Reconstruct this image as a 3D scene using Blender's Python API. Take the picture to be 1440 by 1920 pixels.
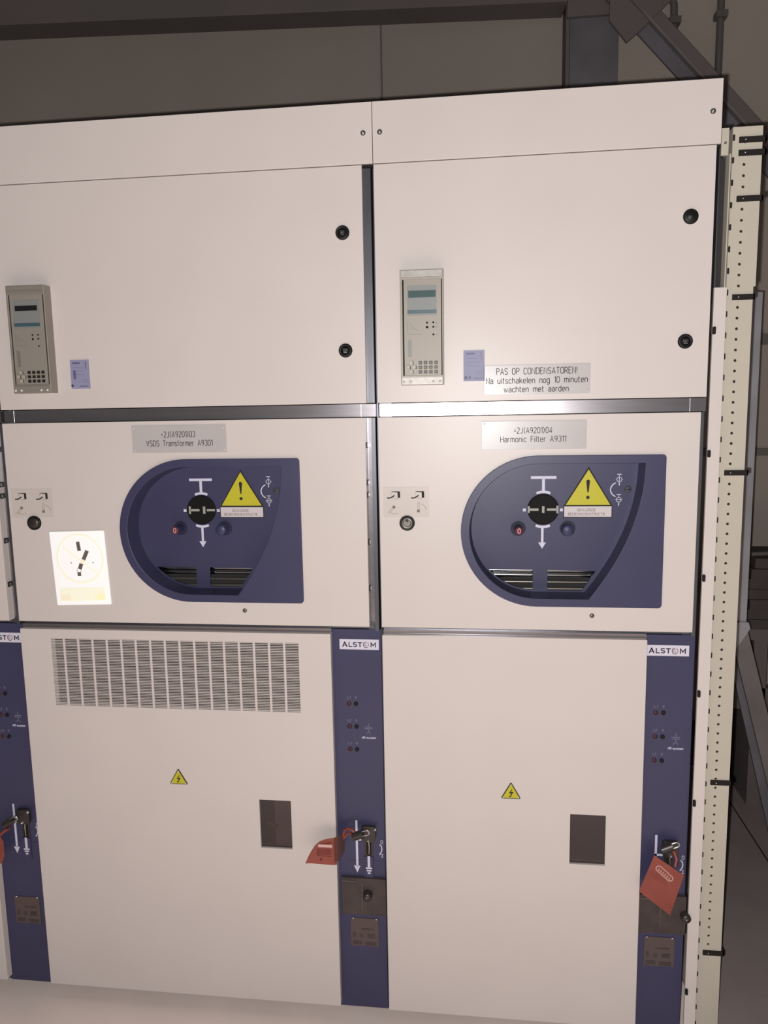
import bpy, math, random
from mathutils import Matrix, Vector

random.seed(4)
scene = bpy.context.scene
for o in list(bpy.data.objects):
    bpy.data.objects.remove(o, do_unlink=True)
COL = scene.collection

# ------------------------------------------------------------------ camera
CAM = Vector((0.2235, -1.75, 1.60))
YAW, PITCH, ROLL = math.radians(-6.9216), math.radians(-7.9202), math.radians(-1.0326)
fwd = Vector((math.sin(YAW) * math.cos(PITCH), math.cos(YAW) * math.cos(PITCH), math.sin(PITCH)))
rgt = Vector((math.cos(YAW), -math.sin(YAW), 0))
upv = rgt.cross(fwd)
r2 = math.cos(ROLL) * rgt + math.sin(ROLL) * upv
u2 = -math.sin(ROLL) * rgt + math.cos(ROLL) * upv
cd = bpy.data.cameras.new('camera')
cam = bpy.data.objects.new('camera', cd)
COL.objects.link(cam)
rot = Matrix((r2, u2, -fwd)).transposed()
cam.matrix_world = Matrix.Translation(CAM) @ rot.to_4x4()
cd.sensor_fit = 'VERTICAL'
cd.sensor_height = 24.0
cd.sensor_width = 18.0
cd.lens = 1404.5 / 1920 * 24.0
cd.clip_start = 0.02
scene.camera = cam

# ------------------------------------------------------------------ light
scene.view_settings.view_transform = 'Standard'
scene.view_settings.look = 'None'
scene.view_settings.exposure = 0.0
scene.view_settings.gamma = 1.0
scene.view_settings.use_curve_mapping = False

w = bpy.data.worlds.new('dim_hall')
scene.world = w
w.use_nodes = True
bg = w.node_tree.nodes['Background']
bg.inputs[0].default_value = (1.0, 0.93, 0.90, 1)
bg.inputs[1].default_value = 0.055

# the phone's flash: a small lamp beside the lens whose lens evens out the field
FLASH_POWER = 118.0
FIELD = 1.4
ld = bpy.data.lights.new('phone_flash', 'POINT')
ld.energy = FLASH_POWER
ld.shadow_soft_size = 0.006
ld.color = (1.0, 0.995, 0.985)
ld.use_nodes = True
lt = ld.node_tree
em = lt.nodes['Emission']
tc = lt.nodes.new('ShaderNodeTexCoord')
dt = lt.nodes.new('ShaderNodeVectorMath'); dt.operation = 'DOT_PRODUCT'
nd = lt.nodes.new('ShaderNodeVectorMath'); nd.operation = 'NORMALIZE'
lt.links.new(tc.outputs['Normal'], nd.inputs[0])
lt.links.new(nd.outputs['Vector'], dt.inputs[0])
dt.inputs[1].default_value = (0, 0, -1)
mx = lt.nodes.new('ShaderNodeMath'); mx.operation = 'MAXIMUM'; mx.inputs[1].default_value = 0.45
ab = lt.nodes.new('ShaderNodeMath'); ab.operation = 'ABSOLUTE'
lt.links.new(dt.outputs['Value'], ab.inputs[0])
lt.links.new(ab.outputs[0], mx.inputs[0])
pw = lt.nodes.new('ShaderNodeMath'); pw.operation = 'POWER'; pw.inputs[1].default_value = -FIELD
lt.links.new(mx.outputs[0], pw.inputs[0])
lt.links.new(pw.outputs[0], em.inputs['Strength'])
fl = bpy.data.objects.new('phone_flash', ld)
COL.objects.link(fl)
fl.matrix_world = Matrix.Translation(CAM - 0.024 * r2 - 0.018 * u2) @ rot.to_4x4()

# ------------------------------------------------------------------ materials
def mat(name, col, rough=0.5, metal=0.0, spec=0.4, noise=0.0, nscale=30.0, bump=0.0, bscale=200.0, coat=0.0, stretch=None):
    m = bpy.data.materials.new(name)
    m.use_nodes = True
    nt = m.node_tree
    b = nt.nodes['Principled BSDF']
    b.inputs['Base Color'].default_value = (*col, 1)
    b.inputs['Roughness'].default_value = rough
    b.inputs['Metallic'].default_value = metal
    b.inputs['Specular IOR Level'].default_value = spec
    if coat:
        b.inputs['Coat Weight'].default_value = coat
        b.inputs['Coat Roughness'].default_value = 0.08
    t = nt.nodes.new('ShaderNodeTexCoord')
    src = t.outputs['Object']
    if stretch:
        mp = nt.nodes.new('ShaderNodeMapping')
        mp.inputs['Scale'].default_value = stretch
        nt.links.new(src, mp.inputs['Vector'])
        src = mp.outputs['Vector']
    if noise:
        n = nt.nodes.new('ShaderNodeTexNoise')
        n.inputs['Scale'].default_value = nscale
        n.inputs['Detail'].default_value = 5
        nt.links.new(src, n.inputs['Vector'])
        r = nt.nodes.new('ShaderNodeMapRange')
        r.inputs['From Min'].default_value = 0.25
        r.inputs['From Max'].default_value = 0.75
        r.inputs['To Min'].default_value = 1 - noise
        r.inputs['To Max'].default_value = 1 + noise
        nt.links.new(n.outputs['Fac'], r.inputs['Value'])
        v = nt.nodes.new('ShaderNodeVectorMath'); v.operation = 'SCALE'
        v.inputs[0].default_value = col
        nt.links.new(r.outputs['Result'], v.inputs['Scale'])
        nt.links.new(v.outputs['Vector'], b.inputs['Base Color'])
    if bump:
        n2 = nt.nodes.new('ShaderNodeTexNoise')
        n2.inputs['Scale'].default_value = bscale
        n2.inputs['Detail'].default_value = 2
        nt.links.new(src, n2.inputs['Vector'])
        bp = nt.nodes.new('ShaderNodeBump')
        bp.inputs['Strength'].default_value = bump
        bp.inputs['Distance'].default_value = 0.001
        nt.links.new(n2.outputs['Fac'], bp.inputs['Height'])
        nt.links.new(bp.outputs['Normal'], b.inputs['Normal'])
    return m

M = {}
M['paint'] = mat('off_white_powder_coat', (0.532, 0.470, 0.443), 0.40, 0, 0.35, 0.02, 6, 0.05, 500)
M['cream'] = mat('cream_paint', (0.42, 0.375, 0.310), 0.5, 0, 0.3, 0.03, 9)
M['blue'] = mat('dark_blue_plastic', (0.039, 0.037, 0.081), 0.42, 0, 0.35, 0.05, 10)
M['bluedk'] = mat('blue_button_plastic', (0.030, 0.032, 0.080), 0.45, 0, 0.35)
M['steel'] = mat('galvanised_rail', (0.37, 0.34, 0.355), 0.25, 0.90, 0.5, 0.10, 8, 0.03, 90, 0, (1, 1, 14))
M['post'] = mat('galvanised_post', (0.125, 0.125, 0.138), 0.34, 0.75, 0.5, 0.12, 8, 0, 90, 0, (14, 1, 1))
M['zinc'] = mat('zinc_bright', (0.55, 0.54, 0.53), 0.28, 0.9, 0.5)
M['chrome'] = mat('chrome', (0.62, 0.62, 0.62), 0.14, 1.0)
M['screw'] = mat('screw_steel', (0.16, 0.145, 0.13), 0.36, 0.7)
M['dullscrew'] = mat('dull_blue_grey_screw', (0.060, 0.060, 0.074), 0.5, 0.0, 0.35)
M['discblack'] = mat('matt_black_disc', (0.007, 0.006, 0.006), 0.65, 0, 0.12)
M['black'] = mat('black_plastic', (0.008, 0.007, 0.007), 0.45, 0, 0.25)
M['matblack'] = mat('matt_black', (0.014, 0.011, 0.010), 0.8, 0, 0.2)
M['dark'] = mat('dark_interior', (0.03, 0.026, 0.026), 0.8, 0, 0.2)
M['gap'] = mat('black_rubber_seal', (0.012, 0.010, 0.010), 0.8, 0, 0.2)
M['ink'] = mat('black_engraving', (0.022, 0.019, 0.020), 0.7, 0, 0.2)
M['inkgrey'] = mat('grey_print', (0.16, 0.135, 0.115), 0.6, 0, 0.3)
M['inkfaint'] = mat('faint_grey_print', (0.30, 0.265, 0.235), 0.6, 0, 0.3)
M['plate'] = mat('engraved_grey_laminate', (0.40, 0.365, 0.355), 0.32, 0, 0.4, 0.03, 14)
M['rivet'] = mat('rivet_head', (0.62, 0.57, 0.55), 0.3, 0.2)
M['card'] = mat('lilac_card', (0.225, 0.220, 0.322), 0.55, 0.0, 0.4, 0.04, 25)
M['cardink'] = mat('lilac_card_print', (0.10, 0.09, 0.19), 0.5)
M['cardink2'] = mat('dark_violet_print', (0.03, 0.025, 0.10), 0.4)
M['white'] = mat('white_print', (0.52, 0.50, 0.60), 0.5, 0, 0.3)
M['whitedim'] = mat('worn_white_print', (0.20, 0.19, 0.26), 0.5, 0, 0.3)
M['grey'] = mat('grey_inlay', (0.27, 0.27, 0.235), 0.45, 0, 0.35)
M['yellow'] = mat('yellow_label', (0.44, 0.39, 0.022), 0.45, 0, 0.3)
M['paper'] = mat('white_label', (0.52, 0.46, 0.47), 0.45, 0, 0.3)
M['logo'] = mat('logo_plate', (0.55, 0.52, 0.60), 0.4, 0, 0.35)
M['logoink'] = mat('logo_letters', (0.012, 0.010, 0.022), 0.5)
M['logored'] = mat('logo_red_swirl', (0.26, 0.085, 0.045), 0.5)
M['logodk'] = mat('logo_dark_swirl', (0.06, 0.035, 0.04), 0.5)
M['wellshade'] = mat('shaded_well_blue', (0.016, 0.015, 0.033), 0.6, 0, 0.25)  # shade inside the button wells is put into this colour
M['redbtn'] = mat('dim_red_plastic', (0.115, 0.022, 0.032), 0.6, 0, 0.2)
M['pink'] = mat('pale_pink_digit', (0.60, 0.40, 0.40), 0.5)
M['sticker'] = mat('beige_sticker', (0.49, 0.43, 0.395), 0.38, 0, 0.35)
M['sign'] = mat('white_reflective_sheet', (1.0, 1.0, 1.0), 0.5, 0, 0.25)
M['signyel'] = mat('pale_yellow_print', (0.97, 0.96, 0.78), 0.5, 0, 0.25)
M['signyel2'] = mat('yellow_print', (0.97, 0.94, 0.60), 0.5, 0, 0.25)
M['signorg'] = mat('pale_orange_print', (0.97, 0.88, 0.68), 0.5, 0, 0.25)
M['signink'] = mat('worn_black_print', (0.12, 0.10, 0.085), 0.6, 0, 0.25)
M['red'] = mat('red_plastic_tag', (0.215, 0.046, 0.033), 0.42, 0, 0.4, 0.15, 18)
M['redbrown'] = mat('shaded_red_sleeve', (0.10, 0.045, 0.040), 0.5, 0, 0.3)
M['redink'] = mat('dark_red_print', (0.16, 0.03, 0.025), 0.5)
M['tagwhite'] = mat('pale_tag_print', (0.52, 0.33, 0.30), 0.5)
M['bronze'] = mat('dark_bronze_metal', (0.050, 0.040, 0.036), 0.38, 0.5, 0.5)
M['brownplate'] = mat('dark_brown_cover', (0.050, 0.036, 0.033), 0.5, 0, 0.35, 0.25, 30)
M['brownlabel'] = mat('brown_interlock_label', (0.085, 0.060, 0.056), 0.5, 0, 0.3)
M['relay'] = mat('relay_front_film', (0.250, 0.222, 0.190), 0.50, 0.18, 0.4)
M['relayframe'] = mat('relay_frame', (0.25, 0.218, 0.186), 0.50, 0.3, 0.5)
M['relayalu'] = mat('relay_aluminium', (0.30, 0.275, 0.255), 0.50, 0.6, 0.5, 0.15, 60)
M['relaywin'] = mat('relay_label_window', (0.190, 0.195, 0.190), 0.50, 0.1, 0.35)
M['lcd'] = mat('relay_green_lcd', (0.055, 0.090, 0.085), 0.2, 0, 0.5)
M['lcddark'] = mat('relay_dark_lcd', (0.012, 0.011, 0.012), 0.2, 0, 0.5)
M['teal'] = mat('relay_teal_stripe', (0.045, 0.085, 0.10), 0.35)
M['tealdk'] = mat('relay_teal_line', (0.03, 0.055, 0.075), 0.35)
M['key'] = mat('relay_dark_key', (0.062, 0.055, 0.050), 0.5)
M['keylight'] = mat('relay_beige_key', (0.33, 0.29, 0.24), 0.4)
M['wall'] = mat('wall_grey', (0.330, 0.277, 0.240), 0.75, 0, 0.2, 0.05, 2.5, 0.06, 60)
M['seam'] = mat('wall_joint', (0.15, 0.13, 0.12), 0.8, 0, 0.2)
M['beam'] = mat('brown_painted_steel', (0.135, 0.110, 0.105), 0.6, 0, 0.3, 0.08, 5)
M['colsteel'] = mat('galvanised_column', (0.135, 0.122, 0.135), 0.6, 0.1, 0.35, 0.22, 7)
M['frame'] = mat('weathered_zinc', (0.30, 0.285, 0.30), 0.45, 0.25, 0.5, 0.15, 9)
M['board'] = mat('dark_boards', (0.066, 0.052, 0.048), 0.7, 0, 0.25, 0.2, 6)
M['floor'] = mat('glare_pale_floor', (0.66, 0.545, 0.495), 0.5, 0, 0.35, 0.06, 5)  # pale pinkish tone carries the lens glare over the front floor
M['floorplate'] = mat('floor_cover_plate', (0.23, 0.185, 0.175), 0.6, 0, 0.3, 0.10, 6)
M['framedk'] = mat('dull_zinc', (0.17, 0.148, 0.143), 0.55, 0.2, 0.4, 0.15, 9)
M['redsocket'] = mat('dark_red_socket', (0.050, 0.016, 0.024), 0.5, 0, 0.3)
M['conduit'] = mat('dark_conduit', (0.10, 0.09, 0.085), 0.5, 0, 0.4)

# smoked inspection pane: real glass sheet, tinted
def pane_mat():
    m = bpy.data.materials.new('smoked_pane')
    m.use_nodes = True
    nt = m.node_tree
    b = nt.nodes['Principled BSDF']
    b.inputs['Base Color'].default_value = (0.085, 0.066, 0.065, 1)
    b.inputs['Roughness'].default_value = 0.08
    b.inputs['Specular IOR Level'].default_value = 0.5
    tr = nt.nodes.new('ShaderNodeBsdfTransparent')
    tr.inputs[0].default_value = (0.85, 0.77, 0.75, 1)
    mix = nt.nodes.new('ShaderNodeMixShader')
    mix.inputs[0].default_value = 0.36
    nt.links.new(tr.outputs[0], mix.inputs[1])
    nt.links.new(b.outputs[0], mix.inputs[2])
    nt.links.new(mix.outputs[0], nt.nodes['Material Output'].inputs[0])
    return m
M['pane'] = pane_mat()

# ------------------------------------------------------------------ mesh builder
PI = math.pi
def arc(cx, cz, rx, rz, a0, a1, n=10):
    return [(cx + rx * math.cos(math.radians(a0 + (a1 - a0) * i / n)), cz + rz * math.sin(math.radians(a0 + (a1 - a0) * i / n))) for i in range(n + 1)]
def circ(cx, cz, r, n=32):
    return [(cx + r * math.cos(2 * PI * i / n), cz + r * math.sin(2 * PI * i / n)) for i in range(n)]
def rect(x0, x1, z0, z1, r=0.0, n=4):
    if r <= 0:
        return [(x0, z0), (x1, z0), (x1, z1), (x0, z1)]
    return (arc(x1 - r, z0 + r, r, r, -90, 0, n) + arc(x1 - r, z1 - r, r, r, 0, 90, n)
            + arc(x0 + r, z1 - r, r, r, 90, 180, n) + arc(x0 + r, z0 + r, r, r, 180, 270, n))

class MB:
    def __init__(s):
        s.v, s.f, s.m, s.sm = [], [], [], []
    def add(s, verts, faces, m, smooth=False):
        k = len(s.v)
        s.v += [tuple(p) for p in verts]
        for f in faces:
            s.f.append([i + k for i in f]); s.m.append(m); s.sm.append(smooth)
        return s
    def box(s, x0, x1, y0, y1, z0, z1, m):
        v = [(x, y, z) for x in (x0, x1) for y in (y0, y1) for z in (z0, z1)]
        f = [(0, 1, 3, 2), (4, 6, 7, 5), (0, 4, 5, 1), (2, 3, 7, 6), (0, 2, 6, 4), (1, 5, 7, 3)]
        return s.add(v, f, m)
    def obox(s, c, ax, ay, az, m):           # oriented box: centre and three half-axes
        c, ax, ay, az = Vector(c), Vector(ax), Vector(ay), Vector(az)
        v = [c + a * ax + b * ay + d * az for a in (-1, 1) for b in (-1, 1) for d in (-1, 1)]
        f = [(0, 1, 3, 2), (4, 6, 7, 5), (0, 4, 5, 1), (2, 3, 7, 6), (0, 2, 6, 4), (1, 5, 7, 3)]
        return s.add(v, f, m)
    def bar(s, a, b, w, d, m):               # bar from a to b: w in the x-z plane, d in depth
        a, b = Vector(a), Vector(b)
        t = (b - a)
        L = t.length; t.normalize()
        n = t.cross(Vector((0, 1, 0)))
        n.normalize()
        k = n.cross(t)
        return s.obox((a + b) / 2, t * L / 2, n * w / 2, k * d / 2, m)
    def flat(s, polys, y0, y1, m, bevel=0.0):   # outlines with holes in the x-z plane, thickness y0..y1
        cu = bpy.data.curves.new('tmp', 'CURVE')
        cu.dimensions = '2D'; cu.fill_mode = 'BOTH'
        cu.extrude = max((y1 - y0) / 2 - bevel, 0.0)
        if bevel:
            cu.bevel_depth = bevel; cu.bevel_resolution = 1; cu.offset = -bevel
        for p in polys:
            sp = cu.splines.new('POLY')
            sp.points.add(len(p) - 1)
            for i, q in enumerate(p):
                sp.points[i].co = (q[0], q[1], 0, 1)
            sp.use_cyclic_u = True
        ob = bpy.data.objects.new('tmp', cu)
        COL.objects.link(ob)
        dg = bpy.context.evaluated_depsgraph_get()
        me = bpy.data.meshes.new_from_object(ob.evaluated_get(dg))
        yc = (y0 + y1) / 2
        s.add([(v.co.x, yc - v.co.z, v.co.y) for v in me.vertices], [list(p.vertices) for p in me.polygons], m)
        bpy.data.objects.remove(ob); bpy.data.curves.remove(cu); bpy.data.meshes.remove(me)
        return s
    def lathe(s, cx, cz, prof, m, n=28, smooth=True):   # prof = [(radius, y)], turned about the y axis
        v, f = [], []
        for r, y in prof:
            for i in range(n):
                a = 2 * PI * i / n
                v.append((cx + r * math.cos(a), y, cz + r * math.sin(a)))
        for j in range(len(prof) - 1):
            for i in range(n):
                i2 = (i + 1) % n
                f.append((j * n + i, j * n + i2, (j + 1) * n + i2, (j + 1) * n + i))
        s.add(v, f, m, smooth)
        for j in (0, len(prof) - 1):
            if prof[j][0] > 1e-6:
                s.add([v[j * n + i] for i in range(n)], [list(range(n))], m)
        return s
    def tube(s, pts, r, m, n=10):
        pts = [Vector(p) for p in pts]
        v, f = [], []
        up = Vector((0.13, 0.31, 0.94))
        for k, p in enumerate(pts):
            t = (pts[min(k + 1, len(pts) - 1)] - pts[max(k - 1, 0)]).normalized()
            a = t.cross(up)
            if a.length < 1e-3: a = t.cross(Vector((1, 0, 0)))
            a.normalize(); b = t.cross(a)
            for i in range(n):
                q = 2 * PI * i / n
                v.append(p + r * (math.cos(q) * a + math.sin(q) * b))
        for k in range(len(pts) - 1):
            for i in range(n):
                j = (i + 1) % n
                f.append((k * n + i, k * n + j, (k + 1) * n + j, (k + 1) * n + i))
        s.add(v, f, m, True)
        s.add(v[:n], [list(range(n))], m); s.add(v[-n:], [list(range(n))], m)
        return s
    def stroke(s, pts, wd, y0, y1, m, closed=False):    # raised ribbon along a polyline, mitred
        P = [Vector((p[0], p[1])) for p in pts]
        Q = [P[0]]
        for p in P[1:]:
            if (p - Q[-1]).length > 1e-6: Q.append(p)
        P = Q
        if closed and (P[0] - P[-1]).length < 1e-6: P.pop()
        n = len(P)
        if n < 2: return s
        L, R = [], []
        for i in range(n):
            if closed:
                a, b, c = P[i - 1], P[i], P[(i + 1) % n]
            else:
                a, b, c = P[max(i - 1, 0)], P[i], P[min(i + 1, n - 1)]
            d1 = (b - a).normalized() if (b - a).length > 1e-9 else (c - b).normalized()
            d2 = (c - b).normalized() if (c - b).length > 1e-9 else d1
            n1 = Vector((-d1.y, d1.x)); n2 = Vector((-d2.y, d2.x))
            k = n1 + n2
            if k.length < 1e-3: k = n1
            k.normalize()
            mlen = min(wd / 2 / max(k.dot(n1), 0.3), wd * 1.2)
            e = Vector((0, 0))
            L.append(b + k * mlen + e); R.append(b - k * mlen + e)
        v, f = [], []
        for i in range(n):
            v += [(L[i].x, y0, L[i].y), (R[i].x, y0, R[i].y), (L[i].x, y1, L[i].y), (R[i].x, y1, R[i].y)]
        for i in range(n if closed else n - 1):
            a, b = 4 * i, 4 * ((i + 1) % n)
            f += [(a, a + 1, b + 1, b), (a, b, b + 2, a + 2), (a + 1, a + 3, b + 3, b + 1)]
        return s.add(v, f, m)
    def build(s, name, parent=None, label=None):
        me = bpy.data.meshes.new(name)
        me.from_pydata(s.v, [], s.f)
        slots = []
        for m in s.m:
            if m not in slots: slots.append(m)
        for m in slots: me.materials.append(M[m])
        for p, m, q in zip(me.polygons, s.m, s.sm):
            p.material_index = slots.index(m); p.use_smooth = q
        me.validate(); me.update()
        o = bpy.data.objects.new(name, me)
        COL.objects.link(o)
        if parent is not None:
            o.parent = parent
            o.matrix_parent_inverse = parent_world(parent).inverted()
        if label: o['label'] = label
        return o

def parent_world(o):
    m = Matrix.Translation(o.location)
    p = o.parent
    while p is not None:
        m = Matrix.Translation(p.location) @ m if False else m
        p = p.parent
    return m

def thing(name, label, cat, loc, group=None):
    o = bpy.data.objects.new(name, None)
    COL.objects.link(o)
    o.location = loc
    o.empty_display_size = 0.05
    o['label'] = label; o['category'] = cat
    if group: o['group'] = group
    return o
def tag(o, label, cat, group=None):
    o['label'] = label; o['category'] = cat
    if group: o['group'] = group
    return o
def struct(o):
    o['kind'] = 'structure'; return o

# ------------------------------------------------------------------ single-stroke lettering
def _o(w=0.52, h=1.0, z=0.0):
    r = w / 2
    return arc(r, z + h - r, r, r, 0, 180, 10) + arc(r, z + r, r, r, 180, 360, 10) + [(w, z + h - r)]
X = 0.70
GL = {
 ' ': (0.42, []),
 'A': (0.56, [[(0, 0), (.28, 1), (.56, 0)], [(.1, .32), (.46, .32)]]),
 'B': (0.5, [[(.27, .53), (0, .53), (0, 1), (.25, 1)] + arc(.25, .765, .22, .235, 90, -90, 8), [(0, .53), (0, 0), (.25, 0)] + arc(.25, .265, .25, .265, -90, 90, 8)]),
 'C': (0.5, [arc(.25, .75, .25, .25, 15, 180, 9) + arc(.25, .25, .25, .25, 180, 345, 9)]),
 'D': (0.52, [[(0, 0), (0, 1), (.22, 1)] + arc(.22, .7, .3, .3, 90, 0, 6) + arc(.22, .3, .3, .3, 0, -90, 6) + [(0, 0)]]),
 'E': (0.45, [[(.45, 1), (0, 1), (0, 0), (.45, 0)], [(0, .53), (.38, .53)]]),
 'F': (0.43, [[(.43, 1), (0, 1), (0, 0)], [(0, .53), (.36, .53)]]),
 'G': (0.52, [arc(.26, .74, .26, .26, 20, 180, 9) + arc(.26, .26, .26, .26, 180, 360, 9) + [(.52, .46), (.3, .46)]]),
 'H': (0.5, [[(0, 0), (0, 1)], [(.5, 0), (.5, 1)], [(0, .52), (.5, .52)]]),
 'I': (0.04, [[(.02, 0), (.02, 1)]]),
 'J': (0.34, [[(.34, 1), (.34, .2)] + arc(.16, .2, .18, .2, 0, -150, 7)]),
 'L': (0.42, [[(0, 1), (0, 0), (.42, 0)]]),
 'M': (0.66, [[(0, 0), (0, 1), (.33, .35), (.66, 1), (.66, 0)]]),
 'N': (0.52, [[(0, 0), (0, 1), (.52, 0), (.52, 1)]]),
 'O': (0.52, [_o()]),
 'P': (0.48, [[(0, 0), (0, 1), (.23, 1)] + arc(.23, .74, .25, .26, 90, -90, 8) + [(0, .48)]]),
 'R': (0.5, [[(0, 0), (0, 1), (.23, 1)] + arc(.23, .74, .25, .26, 90, -90, 8) + [(0, .48)], [(.24, .48), (.5, 0)]]),
 'S': (0.48, [arc(.24, .75, .24, .25, 20, 235, 9) + [(.36, .46)] + arc(.24, .25, .24, .25, 50, -160, 9)]),
 'T': (0.5, [[(0, 1), (.5, 1)], [(.25, 1), (.25, 0)]]),
 'U': (0.5, [[(0, 1), (0, .25)] + arc(.25, .25, .25, .25, 180, 360, 9) + [(.5, 1)]]),
 'V': (0.54, [[(0, 1), (.27, 0), (.54, 1)]]),
 'W': (0.78, [[(0, 1), (.2, 0), (.39, .8), (.58, 0), (.78, 1)]]),
 'Z': (0.5, [[(0, 1), (.5, 1), (0, 0), (.5, 0)]]),
 'a': (0.42, [arc(.21, .5, .21, .2, 160, 0, 7) + [(.42, 0)], [(.42, .4), (.18, .4)] + arc(.18, .2, .18, .2, 90, 270, 8) + [(.42, .04)]]),
 'c': (0.4, [arc(.21, .49, .21, .21, 20, 180, 8) + arc(.21, .21, .21, .21, 180, 340, 8)]),
 'd': (0.42, [[(.42, 1), (.42, 0)], [(.42, .7), (.2, .7)] + arc(.2, .49, .2, .21, 90, 180, 5) + arc(.2, .21, .2, .21, 180, 270, 5) + [(.42, 0)]]),
 'e': (0.42, [[(0, .37), (.42, .37), (.42, .49)] + arc(.21, .49, .21, .21, 0, 180, 9) + arc(.21, .21, .21, .21, 180, 330, 8)]),
 'f': (0.28, [[(.08, 0), (.08, .82)] + arc(.26, .82, .18, .18, 180, 100, 5), [(0, .68), (.26, .68)]]),
 'g': (0.42, [[(.42, .7), (.42, -.1)] + arc(.21, -.1, .21, .18, 0, -150, 8), [(.42, .7), (.2, .7)] + arc(.2, .49, .2, .21, 90, 180, 5) + arc(.2, .21, .2, .21, 180, 270, 5) + [(.42, 0)]]),
 'h': (0.42, [[(0, 0), (0, 1)], [(0, .6)] + arc(.21, .49, .21, .21, 140, 0, 7) + [(.42, 0)]]),
 'i': (0.04, [[(.02, 0), (.02, .7)], [(.02, .9), (.02, .98)]]),
 'k': (0.4, [[(0, 0), (0, 1)], [(.38, .7), (0, .3)], [(.13, .43), (.4, 0)]]),
 'l': (0.1, [[(.05, 1), (.05, .0)]]),
 'm': (0.66, [[(0, 0), (0, .7)], [(0, .58)] + arc(.165, .53, .165, .17, 150, 0, 6) + [(.33, 0)], [(.33, .58)] + arc(.495, .53, .165, .17, 150, 0, 6) + [(.66, 0)]]),
 'n': (0.42, [[(0, 0), (0, .7)], [(0, .58)] + arc(.21, .49, .21, .21, 140, 0, 7) + [(.42, 0)]]),
 'o': (0.42, [_o(.42, .7)]),
 'r': (0.26, [[(0, 0), (0, .7)], [(0, .52)] + arc(.2, .5, .2, .2, 160, 70, 5)]),
 's': (0.38, [arc(.19, .53, .19, .17, 25, 235, 8) + [(.28, .32)] + arc(.19, .17, .19, .17, 50, -155, 8)]),
 't': (0.28, [[(.08, .95), (.08, .16)] + arc(.24, .16, .16, .16, 180, 280, 5), [(0, .7), (.27, .7)]]),
 'u': (0.42, [[(0, .7), (0, .21)] + arc(.21, .21, .21, .21, 180, 320, 7) + [(.42, .12)], [(.42, .7), (.42, 0)]]),
 'w': (0.62, [[(0, .7), (.155, 0), (.31, .6), (.465, 0), (.62, .7)]]),
 'y': (0.42, [[(0, .7), (.21, 0)], [(.42, .7), (.12, -.25)]]),
 '!': (0.06, [[(.03, 1), (.03, .3)], [(.03, .08), (.03, 0)]]),
 '=': (0.36, [[(0, .58), (.36, .58)], [(0, .36), (.36, .36)]]),
 '-': (0.3, [[(0, .4), (.3, .4)]]),
 '(': (0.27, [[(.25, 1.06), (.13, .85), (.09, .5), (.13, .15), (.25, -.06)]]),
 ')': (0.27, [[(.02, 1.06), (.14, .85), (.18, .5), (.14, .15), (.02, -.06)]]),
 '0': (0.46, [_o(.46)]),
 '1': (0.2, [[(0, .82), (.2, 1), (.2, 0)]]),
 '2': (0.46, [arc(.23, .77, .23, .23, 165, -20, 9) + [(0, 0), (.46, 0)]]),
 '3': (0.46, [arc(.23, .77, .22, .23, 150, -75, 9), arc(.23, .27, .23, .27, 80, -155, 10)]),
 '4': (0.48, [[(.36, 0), (.36, 1), (0, .26), (.48, .26)]]),
 '9': (0.46, [arc(.23, .72, .23, .28, 0, 360, 14), [(.46, .72), (.40, .3), (.2, 0)]]),
}
def text(b, s, x0, x1, z, h, wd, y0, y1, m, gap=0.20):
    tot = 0
    for ch in s: tot += GL[ch][0] + gap
    tot -= gap
    k = (x1 - x0) / tot
    x = x0
    for ch in s:
        gw, strokes = GL[ch]
        for st in strokes:
            b.stroke([(x + p[0] * k, z + p[1] * h) for p in st], wd, y0, y1, m)
        x += (gw + gap) * k
    return b

# ------------------------------------------------------------------ the hall
b = MB(); b.box(-3.2, 3.6, 1.60, 1.75, -0.05, 4.2, 'wall')
struct(b.build('wall_back'))
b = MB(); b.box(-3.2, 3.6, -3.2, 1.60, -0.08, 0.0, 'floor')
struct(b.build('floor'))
b = MB(); b.box(-0.163, -0.157, 1.592, 1.60, 0.0, 4.0, 'seam')
struct(b.build('trim_1'))
b = MB(); b.box(0.9, 3.6, 1.585, 1.60, 1.832, 1.876, 'seam')
struct(b.build('trim_2'))
b = MB(); b.box(0.9, 3.6, 1.585, 1.60, 1.371, 1.402, 'seam')
struct(b.build('trim_3'))
b = MB(); b.box(0.9, 3.6, 1.53, 1.60, 0.0, 0.18, 'board')
struct(b.build('baseboard_back'))

# steel column behind the cubicles
t = thing('steel_column', 'grey galvanised steel column against the back wall above the right cubicle', 'column', (0.675, 1.5, 0))
b = MB()
b.box(0.598, 0.782, 1.47, 1.482, 0, 4.1, 'colsteel')
b.box(0.598, 0.782, 1.588, 1.599, 0, 4.1, 'colsteel')
b.box(0.685, 0.695, 1.482, 1.588, 0, 4.1, 'colsteel')
b.build('shaft', t)
b = MB(); b.box(0.585, 0.80, 1.452, 1.47, 3.085, 3.7, 'beam'); b.build('splice_plate', t, 'dark plate bolted over the column top')
b = MB(); b.box(0.583, 0.597, 1.475, 1.599, 0, 4.1, 'beam'); b.build('side_strip', t, 'dark strip along the left edge')

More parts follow.
